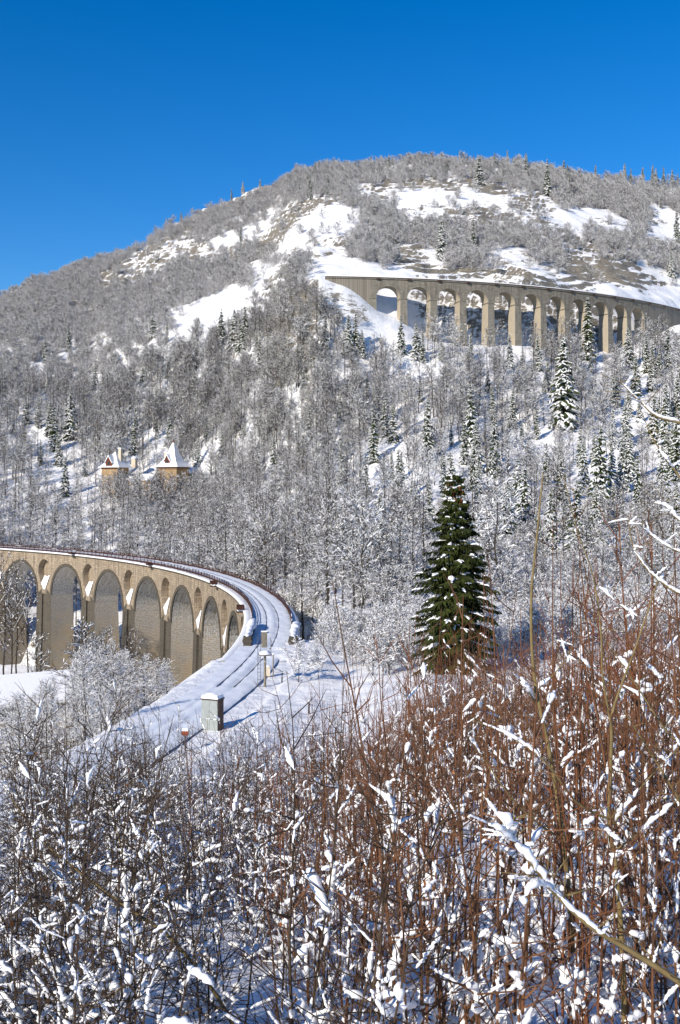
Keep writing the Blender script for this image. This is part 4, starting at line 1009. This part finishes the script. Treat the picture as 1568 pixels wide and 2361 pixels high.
# individuals: the 300 nearest of the tall trees; the rest of the far wood as one mass
def nearest(L, n): L = sorted(L, key=lambda p: p[1]); return L[:n], L[n:]
vis = lambda p: abs(p[0] / p[1]) < .345
tv = [p for p in trees if vis(p)]; th = [p for p in trees if not vis(p)]
t_ind, t_rest = nearest(tv, 264); t_rest += th
protos = {}
def place(lst, kinds, name, labelf, cat, smin, smax, zoff=-.2):
    zs = H(np.array([p[0] for p in lst]), np.array([p[1] for p in lst])) if lst else []
    for (X, Y_), Z in zip(lst, zs):
        k_ = rng.randrange(len(kinds)); s = rng.uniform(smin, smax); lab, grp = labelf(X, Y_)
        r = empty(name, (X, Y_, float(Z) + zoff), rng.uniform(0, 6.28), lab, cat, grp); r.scale = (s * rng.uniform(.9, 1.1), s * rng.uniform(.9, 1.1), s)
        for nm, me_ in zip(('trunk', 'crown'), kinds[k_]):
            o = link(bpy.data.objects.new(nm, me_)); o.parent = r
            if (id(me_)) not in protos: protos[id(me_)] = o
def tcol(xd): return next(c for lim, c in [(160, 'at the left edge'), (330, 'below the small turret'), (520, 'below the tall tower'), (700, 'above the curve of the deck'), (900, 'between deck and big spruce'), (1180, 'behind the big spruce'), (1380, 'right of the big spruce'), (9999, 'at the right edge')] if xd < lim)
def tlab(X, Y_):
    r1 = math.hypot(X - C1[0], Y_ - C1[1]); c = tcol(CX + F * X / Y_)
    if r1 < 205: return ('bare grey tree in the valley before the lower viaduct, ' + c, 'valley trees before the lower viaduct ' + c)
    d = 'in the nearest rank of the wood' if Y_ < 180 else ('in the middle of the lower wood' if Y_ < 230 else 'further back in the lower wood')
    return ('bare snowy tree ' + d + ', ' + c, 'bare trees ' + d + ' ' + c)
tow = []; low_pts = []
for k_ in range(30):
    xd = rng.uniform(225, 480); D = rng.uniform(374, 388); tow.append(((xd - CX) / F * D, D))
for X, D in tow:
    z = h1(X, D); top = (YH - rng.uniform(1078, 1104)) / F * D; s_ = max(.2, (top - z) / 12.0)
    r = empty('bare_tree', (X, D, z - .2), rng.uniform(0, 6.28), 'snowy bare tree standing close in front of the ochre towers', 'tree', 'bare trees before the towers'); r.scale = (max(s_, .6),) * 2 + (s_,)
    for nm, me_ in zip(('trunk', 'crown'), BT[3]):
        o = link(bpy.data.objects.new(nm, me_)); o.parent = r
t_ind = t_ind[:264]
for k_ in range(420):
    D = rng.uniform(118, 270); xd = rng.uniform(560, 1750); X = (xd - CX) / F * D
    if math.hypot(X - C1[0], D - C1[1]) > 219: low_pts.append((X, D))
for k_ in range(900):
    D = rng.uniform(325, 455); xd = rng.uniform(390, 880); X = (xd - CX) / F * D
    if xd > 720 and D > 385: continue
    if any(math.hypot(X - t.x, D - t.y) < 9 for t in TC): continue
    low_pts.append((X, D))
place(t_ind, BT, 'bare_tree', tlab, 'tree', .6, 1.2)
# frosted thicket trees rising from the valley in front of the piers, left
vt = []
def vcol(xd): return 'at the left edge' if xd < 120 else ('before the second pier' if xd < 240 else ('before the middle piers' if xd < 360 else 'before the nearest piers'))
for k_ in range(900):
    D = rng.uniform(62, 150); xd = rng.uniform(-60, 470); X = (xd - CX) / F * D
    r1 = math.hypot(X - C1[0], D - C1[1])
    if r1 > 203.0 or r1 < 150: continue
    if any((X - a) ** 2 + (D - b) ** 2 < 9.0 for a, b, *_q in vt): continue
    z = h1(X, D); top = YH - (z + 11.5) * F / D
    if top > 1800 : continue
    # keep the view of the piers open
    lim = vlim(xd)
    vt.append((X, D, z, lim))
print('valley trees', len(vt))
for X, D, z, lim in vt[:120]:
    hmax = (YH - lim) / F * D - z; hh = min(13.5, hmax * rng.uniform(.82, 1.0))
    if hh < 2.0: continue
    k_ = rng.randrange(2); base = 13.0 if k_ == 0 else 12.0; s = hh / base
    r = empty('frosted_tree', (X, D, z - .3), rng.uniform(0, 6.28), 'slender frosted many-branched tree ' + ('close below the track bank, ' if D < 85 else 'further down the valley, ') + vcol(CX + F * X / D), 'tree', 'frosted trees ' + ('near ' if D < 85 else 'far ') + vcol(CX + F * X / D)); w = max(s, .62)
    r.scale = (w * rng.uniform(.9, 1.15), w * rng.uniform(.9, 1.15), s)
    for nm, me_ in zip(('trunk', 'crown'), BN[k_]):
        o = link(bpy.data.objects.new(nm, me_)); o.parent = r
for xd, top, D in ((12, 1285, 205), (40, 1300, 212), (62, 1330, 200), (-15, 1290, 200), (28, 1345, 190)):
    X = (xd - CX) / F * D; z = h1(X, D); s_ = ((YH - top) / F * D - z) / 16.0
    r = empty('bare_tree', (X, D, z - .2), rng.uniform(0, 6.28), 'tall dark bare tree standing before the leftmost arch of the lower viaduct', 'tree', 'dark trees before the leftmost arch'); r.scale = (s_ * .8, s_ * .8, s_)
    for nm, me_ in zip(('trunk', 'crown'), BT[6]):
        o = link(bpy.data.objects.new(nm, me_)); o.parent = r
# bushes right of the deck and behind the snow bank
bz = []
for k_ in range(420):
    D = rng.uniform(84, 132); xd = rng.uniform(650, 1640); X = (xd - CX) / F * D
    r1 = math.hypot(X - C1[0], D - C1[1])
    if r1 < 214: continue
    bz.append((X, D))
bz = sorted(bz, key=lambda p: p[1])[:290]
for X, D in bz:
    s = rng.uniform(.5, 1.25); r = empty('bush', (X, D, h1(X, D) - .15), rng.uniform(0, 6.28), 'low snowy bush ' + ('nearer' if D < 108 else 'deeper') + ' in the thicket beyond the tracks, ' + tcol(CX + F * X / D), 'bush', 'snowy bushes ' + ('nearer ' if D < 108 else 'deeper ') + tcol(CX + F * X / D)); r.scale = (s, s, s * rng.uniform(.8, 1.2))
    o = link(bpy.data.objects.new('crown', BN[2][1])); o.parent = r
    o = link(bpy.data.objects.new('stem', BN[2][0])); o.parent = r

def stuff_forest(name, label, points, kinds, smin, smax):
    me_ = bpy.data.meshes.new(name); P = np.array(points); z = H(P[:, 0], P[:, 1]) - .25
    co = np.stack([P[:, 0], P[:, 1], z], 1).astype(np.float32); me_.vertices.add(len(co)); me_.vertices.foreach_set('co', co.ravel())
    a = me_.attributes.new('pick', 'INT', 'POINT'); a.data.foreach_set('value', nr.randint(0, len(kinds), len(co)).astype(np.int32))
    a = me_.attributes.new('turn', 'FLOAT_VECTOR', 'POINT'); rv = np.zeros((len(co), 3), np.float32); rv[:, 2] = nr.rand(len(co)) * 6.28; rv[:, 0] = nr.randn(len(co)) * .05; a.data.foreach_set('vector', rv.ravel())
    a = me_.attributes.new('size', 'FLOAT', 'POINT'); a.data.foreach_set('value', (smin + (smax - smin) * nr.rand(len(co))).astype(np.float32))
    o = link(bpy.data.objects.new(name, me_)); tag(o, label, kind='stuff'); o['category'] = 'forest'
    ng = bpy.data.node_groups.new(name, 'GeometryNodeTree'); ng.interface.new_socket('Geometry', in_out='INPUT', socket_type='NodeSocketGeometry'); ng.interface.new_socket('Geometry', in_out='OUTPUT', socket_type='NodeSocketGeometry')
    N, L = ng.nodes, ng.links; gi = N.new('NodeGroupInput'); go = N.new('NodeGroupOutput')
    j = N.new('GeometryNodeJoinGeometry')
    def attr(nm, t):
        q = N.new('GeometryNodeInputNamedAttribute'); q.data_type = t; q.inputs['Name'].default_value = nm; return q.outputs['Attribute']
    at1, at2, at3 = attr('pick', 'INT'), attr('turn', 'FLOAT_VECTOR'), attr('size', 'FLOAT')
    for k_, ms in enumerate(kinds):
        cmp_ = N.new('FunctionNodeCompare'); cmp_.data_type = 'INT'; cmp_.operation = 'EQUAL'; L.new(at1, cmp_.inputs[2]); cmp_.inputs[3].default_value = k_
        jj = N.new('GeometryNodeJoinGeometry')
        for m_ in ms:
            oi = N.new('GeometryNodeObjectInfo'); oi.inputs['Object'].default_value = protos[id(m_)]; oi.transform_space = 'ORIGINAL'; L.new(oi.outputs['Geometry'], jj.inputs[0])
        ip = N.new('GeometryNodeInstanceOnPoints'); L.new(gi.outputs[0], ip.inputs['Points']); L.new(jj.outputs[0], ip.inputs['Instance']); L.new(cmp_.outputs[0], ip.inputs['Selection'])
        L.new(at2, ip.inputs['Rotation']); L.new(at3, ip.inputs['Scale']); L.new(ip.outputs[0], j.inputs[0])
    L.new(j.outputs[0], go.inputs[0]); md = o.modifiers.new('scatter', 'NODES'); md.node_group = ng
    return o
uv_ = [p for p in uppers if vis(p)]; uh = [p for p in uppers if not vis(p)]
def ucol(xd): return next(c for lim, c in [(260, 'on the left shoulder of the hill'), (480, 'above the towers'), (700, 'left of the upper viaduct'), (1000, 'by the left arches of the upper viaduct'), (1300, 'by the middle arches of the upper viaduct'), (9999, 'by the right arches of the upper viaduct')] if xd < lim)
u_ind, u_rest = nearest(uv_, 280); u_rest += uh
place(u_ind, BU, 'scrub_tree', lambda X, Y_: ('small bare scrub tree on the rocky slope, ' + ucol(CX + F * X / Y_), 'scrub trees on the upper hill ' + ucol(CX + F * X / Y_)), 'tree', .75, 1.2, -.15)
print('trees', len(trees), 'uppers', len(uppers), 'spruce', n_sp)
stuff_forest('bare_forest', 'bare snowy woodland covering the middle slope of the hill', t_rest, BT, .6, 1.15)
stuff_forest('undergrowth', 'snowy bare undergrowth between the trunks beyond the viaduct', low_pts, [BU[2], BU[0], BT[4]], .5, 1.0)
stuff_forest('hilltop_scrub', 'dense bare scrub and small trees covering the hilltop', u_rest, BU, .6, 1.15)

# ------------------------------------------------------------------ foreground shrubs
def shrub(seed, barkm, stems, hgt, lean, twigs, snowy, thick=.011, tangle=.5, leaf=.0):
    rg = random.Random(seed); sm_ = MB(); wm = MB()
    for i in range(stems):
        a = rg.uniform(0, 6.28); rd = rg.uniform(0, .35) ; b0 = Vector((math.cos(a) * rd, math.sin(a) * rd, -.15))
        le = rg.uniform(.1, 1) * lean; Hh = hgt * rg.uniform(.6, 1.05); la = a + rg.uniform(-.6, .6); P = [b0]; n = 9
        d = Vector((math.cos(la) * le, math.sin(la) * le, 1)).normalized()
        for j in range(n):
            d = (d + Vector((rg.uniform(-.07, .07), rg.uniform(-.07, .07), .05))).normalized(); P.append(P[-1] + d * Hh / n)
        r0 = thick * rg.uniform(.7, 1.35); rd_ = [r0 * (1 - .85 * j / n) for j in range(n + 1)]
        sm_.tube(P, rd_, 5, 0)
        for k_ in range(twigs):
            u = .08 + .88 * rg.random() ** 1.35; f = u * n; ii_ = min(n - 1, int(f)); p = P[ii_] + (P[ii_ + 1] - P[ii_]) * (f - ii_)
            ta = rg.uniform(0, 6.28); up = rg.uniform(.3, 1.6) if rg.random() > tangle else rg.uniform(-.3, .6)
            e = Vector((math.cos(ta), math.sin(ta), up)).normalized(); L = rg.uniform(.25, .8) * (1.15 - .7 * u) * hgt / 3
            p2 = p + e * L * .55; e2 = (e + Vector((rg.uniform(-.4, .4), rg.uniform(-.4, .4), rg.uniform(0, .5)))).normalized(); p3 = p2 + e2 * L * .5
            rt = r0 * .42 * (1.1 - .5 * u) + .0012
            sm_.tube([p, p2, p3], [rt, rt * .75, rt * .3], 3, 0)
            for q in range(rg.choice((1, 2, 3))):
                w = rg.uniform(.3, 1); s0 = p + (p2 - p) * (w * 2) if w < .5 else p2 + (p3 - p2) * (w * 2 - 1)
                e3 = (e + Vector((rg.uniform(-.9, .9), rg.uniform(-.9, .9), rg.uniform(-.2, .8)))).normalized(); sm_.spike(s0, s0 + e3 * L * rg.uniform(.25, .5), rt * .6, 0)
            ss = (1.12 - u) ** 1.4                      # more snow lower down
            if rg.random() < snowy * ss * 1.4:
                w_ = rg.random()
                if w_ < .5 and up < 1.3:
                    a0 = rg.uniform(0, .5); ln = rg.uniform(.07, .24) / max(L * .55, .05); a1 = min(1.0, a0 + ln)
                    wm.snow([p + (p2 - p) * (a0 + (a1 - a0) * t) for t in (0, .5, 1)], rg.uniform(.010, .030) * (.6 + .8 * ss), 0, 6, rg, flat=1.0)
                    if rg.random() < .4: wm.snow([p2, p2 + (p3 - p2) * rg.uniform(.3, .8)], rg.uniform(.010, .022), 0, 6, rg)
                else:                       # wedge of snow in the crotch between stem and twig
                    r_ = rg.uniform(.011, .040) * (.5 + .8 * ss); q = p + (p2 - p) * .1; dn = P[ii_] - p
                    dn = dn.normalized() if dn.length > 1e-4 else Vector((0, 0, -1))
                    wm.snow([p + dn * rg.uniform(.02, .10), p, q, p + (p2 - p).normalized() * rg.uniform(.05, .16)], r_, 0, 7, rg, flat=1.0)
                    if rg.random() < .22: wm.blob((q.x, q.y, q.z + r_ * .4), r_ * 1.15, 0, rg.uniform(.7, 1.2), rg, 6, 7, (rg.uniform(.7, 1.4), rg.uniform(.7, 1.4)))
            if leaf and rg.random() < leaf:
                l_ = p3; sm_.add([tuple(l_), tuple(l_ + Vector((.02, .005, -.02))), tuple(l_ + Vector((.005, .01, -.055))), tuple(l_ + Vector((-.015, 0, -.025)))], [(0, 1, 2, 3)], 1)
        # snow resting on the stems themselves where they lean
        if rg.random() < snowy:
            j0 = rg.randrange(1, 5); wm.snow([P[j0], P[j0] + (P[j0 + 1] - P[j0]) * rg.uniform(.4, 1)], rg.uniform(.012, .026), 0, 6, rg, lift=.3)
    # low heaps of snow caught among the stem feet
    for k_ in range(int(13 * snowy)):
        q = Vector((rg.uniform(-.5, .5), rg.uniform(-.5, .5), rg.uniform(.0, 1.2) ** 1.5)); a = rg.uniform(0, 6.28); e = Vector((math.cos(a), math.sin(a), rg.uniform(-.8, .5))) * rg.uniform(.06, .16)
        wm.snow([q - e, q, q + e], rg.uniform(.02, .052), 0, 7, rg, flat=.85)
    return sm_.mesh('branches', [barkm, LEAF]), wm.mesh('snow', [SNOWCLUMP], True)
SR = [shrub(200 + i, (REDB, REDB, RUSTB, REDB, DARKB)[i], 11, 3.3, (.10, .16, .13, .24, .16)[i], 12, (.6, .75, .6, .7, .7)[i], .0118, .22, .008) for i in range(5)]
SD = [shrub(300 + i, DARKB, 8, 2.9, .30, 26, .66, .0100, .5, .004) for i in range(4)]
def where(xd, D):
    rows = 'in the front row' if D < 8 else ('in the second rank' if D < 13 else ('further up the bank' if D < 30 else 'on the far bank'))
    cols = [(200, 'at the left edge'), (430, 'left of the cabinet'), (640, 'straight below the cabinet'), (850, 'right of the cabinet'), (1040, 'left of the big spruce'), (1220, 'below the big spruce'), (1400, 'around the tallest sapling'), (9999, 'at the right edge')]
    return rows, next(c for lim, c in cols if xd < lim)
def grow(lst, kinds, name, lab, cat, grp, s0, s1):
    for X, D, sc in lst:
        k_ = rng.randrange(len(kinds)); rw, cl = where(CX + F * X / D, D)
        r = empty(name, (X, D, h1(X, D)), rng.uniform(0, 6.28), lab + ' ' + rw + ', ' + cl, cat, grp + ' ' + rw + ' ' + cl); s = sc * rng.uniform(s0, s1); r.scale = (s, s, s); r.rotation_euler = (rng.uniform(-.05, .05), rng.uniform(-.08, .02), r.rotation_euler[2])
        for nm, me_ in zip(('branches', 'snow'), kinds[k_]):
            o = link(bpy.data.objects.new(nm, me_)); o.parent = r; protos.setdefault(id(me_), o)
red, dark = [], []
# height allowed for the tips (display pixels), so the view over the shrubs stays as open as it is in the photograph
def tiplim(xd): return float(np.interp(xd, [-100, 0, 200, 350, 480, 560, 650, 780, 900, 1000, 1100, 1250, 1400, 1700], [1800, 1780, 1650, 1560, 1570, 1600, 1600, 1540, 1480, 1400, 1340, 1290, 1330, 1330]))
D = 4.6
while D < 34:
    hw_ = .36 * D + .6; st = .62 + D * .026; X = -hw_
    while X < hw_:
        x_ = X + rng.uniform(-.5, .5) * st; d_ = D + rng.uniform(-.5, .5) * st; X += st
        xd = CX + F * x_ / d_; z = h1(x_, d_)
        isred = xd > 660 + rng.gauss(0, 170)
        hroom = (YH - tiplim(xd) - rng.uniform(-260 if xd > 850 else -190, 150)) / F * d_ - z
        full = 3.0 if isred else 2.7
        s = min(1.15, hroom / full)
        if s < .42: continue
        if rng.random() < (.42 if not isred else .40) or (430 < xd < 560 and hroom < 0): continue
        if 400 < xd < 560: s *= .82
        if 960 < xd < 1400 and 8 < d_ < 18 and rng.random() < .55: continue      # a gap where the snow shows
        (red if isred else dark).append((x_, d_, s))
    D += st
for k_ in range(150):                       # the brown thicket further back on the bank
    d_ = rng.uniform(30, 74); xd = rng.uniform(1040 + (d_ - 30) * 1.2, 1640)
    red.append(((xd - CX) / F * d_, d_, rng.uniform(.6, .95)))
for k_ in range(40):
    d_ = rng.uniform(30, 58); xd = rng.uniform(760, 1100); red.append(((xd - CX) / F * d_, d_, rng.uniform(.4, .7)))
print('shrubs', len(red), len(dark))
allsh = sorted([(p, 1) for p in red] + [(p, 0) for p in dark], key=lambda q: -q[0][2] / q[0][1]); keep = allsh[:298]; rest_sh = [p for p, _ in allsh[298:]]
red = [p for p, k_ in keep if k_]; dark = [p for p, k_ in keep if not k_]
grow(red[:300], SR, 'shrub', 'red-brown shrub with snow lumps', 'shrub', 'red-brown shrubs', .85, 1.0)
grow(dark[:300], SD, 'shrub', 'dark tangled snowy shrub', 'shrub', 'dark shrubs', .85, 1.0)

if rest_sh: stuff_forest('far_thicket', 'brown snowy thicket covering the bank before the big spruce', [(p[0], p[1]) for p in rest_sh], SR[:4], .55, .92)

# ------------------------------------------------------------------ the nearest saplings at right, and the snowy boughs that reach in
def curve(pts, n=5):
    out = []
    P = [Vector(p) for p in pts]
    for i in range(len(P) - 1):
        p0, p1, p2, p3 = P[max(i - 1, 0)], P[i], P[i + 1], P[min(i + 2, len(P) - 1)]
        for j in range(n):
            t = j / n; out.append(.5 * ((2 * p1) + (-p0 + p2) * t + (2 * p0 - 5 * p1 + 4 * p2 - p3) * t * t + (-p0 + 3 * p1 - 3 * p2 + p3) * t ** 3))
    out.append(P[-1]); return out
def sapling(root_pt, label, trunk, tr, boughs, group=None):
    """trunk and boughs are lists of points; boughs: (points, radius, snow spans)"""
    root = empty('sapling', root_pt, 0, label, 'sapling', group); o0 = Vector(root_pt)
    rel = lambda L: [Vector(p) - o0 for p in L]
    m = MB(); c = curve(rel(trunk), 6); n = len(c); m.tube(c, [tr * (1 - .8 * i / (n - 1)) for i in range(n)], 8); m.build('trunk', OLIVE, root, smooth=True)
    for pts, r, spans in boughs:
        m = MB(); sn = MB(); c = curve(rel(pts), 6); n = len(c); m.tube(c, [r * (1 - .75 * i / (n - 1)) for i in range(n)], 6, 0)
        for k_ in range(int(n * .6)):
            i = rng.randrange(2, n); p = c[i]; e = Vector((rng.uniform(-1, 1), rng.uniform(-.6, .6), rng.uniform(-.2, 1))).normalized() * rng.uniform(.08, .25); m.spike(p, p + e, r * .3, 0)
            if rng.random() < .2 and spans: sn.snow([p, p + e * .4], rng.uniform(.005, .010), 0, 6, rng)
        bo = m.build('bough', OLIVE, root, smooth=True)
        for a, b, w in spans:
            i0, i1 = int(a * (n - 1)), max(int(a * (n - 1)) + 3, int(b * (n - 1))); i1 = min(i1, n - 1)
            if i1 - i0 > 2: sn.snow([c[i] for i in range(i0, i1 + 1)], w, 0, 8, rng, lift=.75)
        if sn.n:
            so = sn.build('snow', SNOWCLUMP, bo, smooth=True)
def A(*l): return [at(x, y, d) for x, y, d in l]
sapling(tuple(at(1325, 2520, 5.2)), 'tall olive-brown sapling whose straight stem rises highest of all at right', A((1325, 2520, 5.2), (1320, 2200, 5.2), (1300, 1950, 5.2), (1270, 1750, 5.2), (1232, 1560, 5.2), (1225, 1380, 5.2), (1238, 1240, 5.2), (1252, 1090, 5.2)), .0165,
        [(A((1300, 1935, 5.2), (1250, 1905, 5.1), (1180, 1840, 5.0), (1110, 1740, 5.0), (1075, 1690, 5.0)), .006, [(.75, .98, .012)]),
         (A((1303, 1990, 5.2), (1340, 1960, 5.3), (1400, 1900, 5.4), (1460, 1800, 5.5)), .006, []),
         (A((1228, 1600, 5.2), (1290, 1540, 5.2), (1330, 1470, 5.3)), .005, [(.1, .3, .018)]),
         (A((1236, 1620, 5.2), (1215, 1590, 5.1), (1195, 1560, 5.1)), .005, [(.2, .95, .018)])])
sapling(tuple(at(1445, 2520, 5.0)), 'forked olive-brown sapling with a kinked stem, right of the tallest sapling', A((1445, 2520, 5.0), (1435, 2200, 5.0), (1420, 2000, 5.0), (1405, 1900, 5.0), (1410, 1700, 5.0), (1412, 1640, 5.0), (1470, 1480, 5.1), (1520, 1330, 5.2)), .0155,
        [(A((1408, 1890, 5), (1330, 1850, 4.9), (1260, 1760, 4.8), (1180, 1700, 4.8), (1090, 1660, 4.8)), .0065, [(.55, .95, .016)]),
         (A((1412, 1690, 5), (1390, 1560, 5.0), (1385, 1450, 5.0), (1368, 1330, 5.0), (1330, 1220, 5.0), (1300, 1100, 5.0)), .006, []),
         (A((1415, 1900, 5), (1450, 1850, 4.9), (1500, 1790, 4.9), (1568, 1720, 4.9)), .006, [(.1, .5, .02)]),
         (A((1420, 1960, 5), (1500, 1900, 4.9), (1568, 1840, 4.9)), .005, [(.4, .9, .02)])])
sapling(tuple(at(1660, 2560, 3.6)), 'leaning sapling rooted beyond the right edge, its long diagonal bough heaped with snow', A((1660, 2560, 3.6), (1660, 2400, 3.6), (1640, 2300, 3.6)), .016,
        [(A((1645, 2330, 3.6), (1560, 2260, 3.6), (1450, 2190, 3.6), (1360, 2135, 3.6), (1290, 2070, 3.6), (1240, 2010, 3.6), (1190, 1945, 3.6), (1150, 1880, 3.6)), .0125, [(.36, .58, .020), (.56, .74, .030), (.72, .88, .024), (.86, 1, .03)]),
         (A((1290, 2070, 3.6), (1250, 2040, 3.55), (1215, 2060, 3.5), (1210, 2100, 3.5)), .004, [(.1, .95, .017)]),
         (A((1190, 1945, 3.6), (1165, 1925, 3.55), (1125, 1900, 3.5)), .004, [(.1, 1, .02)])])
sapling(tuple(at(1700, 2500, 4.2)), 'snow-lined boughs reaching in from the right edge above the shrubs', A((1700, 2500, 4.2), (1690, 2000, 4.2), (1670, 1500, 4.2), (1665, 1000, 4.2), (1660, 800, 4.2)), .03,
        [(A((1665, 1010, 4.2), (1568, 975, 4.2), (1515, 960, 4.2), (1480, 930, 4.2), (1450, 900, 4.2), (1430, 880, 4.2)), .007, [(.1, .62, .010), (.6, .95, .006)]),
         (A((1672, 1400, 4.2), (1568, 1368, 4.2), (1530, 1345, 4.2), (1490, 1310, 4.2), (1460, 1260, 4.2), (1448, 1190, 4.2)), .007, [(.1, .65, .011), (.62, .8, .009)]),
         (A((1668, 1260, 4.2), (1568, 1200, 4.2), (1540, 1170, 4.2), (1510, 1160, 4.2)), .006, [(.2, 1, .012)]),
         (A((1668, 1240, 4.2), (1560, 1090, 4.2), (1530, 1050, 4.2), (1500, 1000, 4.2), (1480, 950, 4.2)), .0045, [(.35, .6, .009)]),
         (A((1670, 1300, 4.2), (1560, 1270, 4.2), (1510, 1240, 4.2), (1480, 1215, 4.2)), .0045, [(.3, .95, .009)])])
sapling(tuple(at(1760, 2600, 5.5)), 'olive-brown branch slanting up to the left across the bottom right corner', A((1760, 2600, 5.5), (1740, 2200, 5.5), (1720, 1900, 5.5)), .02,
        [(A((1740, 2130, 5.5), (1600, 1900, 5.5), (1540, 1800, 5.5), (1490, 1720, 5.5), (1440, 1640, 5.5)), .010, []),
         (A((1730, 2050, 5.5), (1610, 1760, 5.5), (1540, 1690, 5.5), (1480, 1600, 5.5), (1400, 1480, 5.5)), .009, [])])
sapling(tuple(at(-60, 2480, 5.6)), 'dark leaning sapling at the left whose branch slopes down to the right', A((620, 2560, 6.2), (520, 2330, 6.2), (400, 2170, 6.2), (290, 2090, 6.2), (170, 2000, 6.2), (90, 1930, 6.2), (20, 1830, 6.2)), .013,
        [(A((290, 2090, 6.2), (280, 1960, 6.2), (240, 1800, 6.2)), .005, [(.1, .4, .02)])])
# tall single red shoots that stand above the thicket at right
for i, (x0, y0, x1, y1, x2, y2, d) in enumerate([(1230, 2400, 1205, 1900, 1200, 1400, 7.5), (1180, 2400, 1150, 1800, 1128, 1290, 7), (1500, 2400, 1385, 1700, 1325, 1180, 6.5), (1060, 2350, 1120, 1850, 1115, 1320, 8), (1330, 2400, 1280, 1700, 1275, 1200, 7.5), (1380, 2300, 1440, 1900, 1453, 1480, 8), (980, 2300, 975, 1800, 960, 1490, 9), (870, 2300, 850, 1900, 792, 1520, 9), (1150, 2350, 1180, 1900, 1160, 1500, 8), (1350, 2350, 1330, 1800, 1340, 1450, 7.2), (1260, 2350, 1245, 1900, 1258, 1480, 7.8), (1080, 2350, 1060, 1900, 1035, 1480, 8.4), (1520, 2350, 1480, 1900, 1490, 1500, 7), (930, 2300, 905, 1900, 880, 1570, 9), (700, 2300, 745, 1900, 760, 1640, 9)]):
    base = at(x0, y0, d); z = h1(base.x, base.y)
    q = empty('shoot', (base.x, base.y, z - .1), 0, 'single long red-brown shoot rising above the red shrubs at right', 'shoot', 'tall red shoots at right')
    m = MB(); P = curve([Vector((0, 0, 0)), at(x1, y1, d) - q.location, at((x1 + x2) / 2 + rng.uniform(-4, 4), (y1 + y2) / 2, d) - q.location, at(x2, y2, d) - q.location], 6); n = len(P)
    m.tube(P, [.011 * (1 - .85 * k_ / (n - 1)) for k_ in range(n)], 6)
    for k_ in range(9):
        i_ = rng.randrange(5, n - 1); e = Vector((rng.uniform(-1, 1), rng.uniform(-.6, .6), rng.uniform(.5, 2))).normalized() * rng.uniform(.1, .5); m.spike(P[i_], P[i_] + e, .0035)
    m.build('stem', REDB, q, smooth=True)
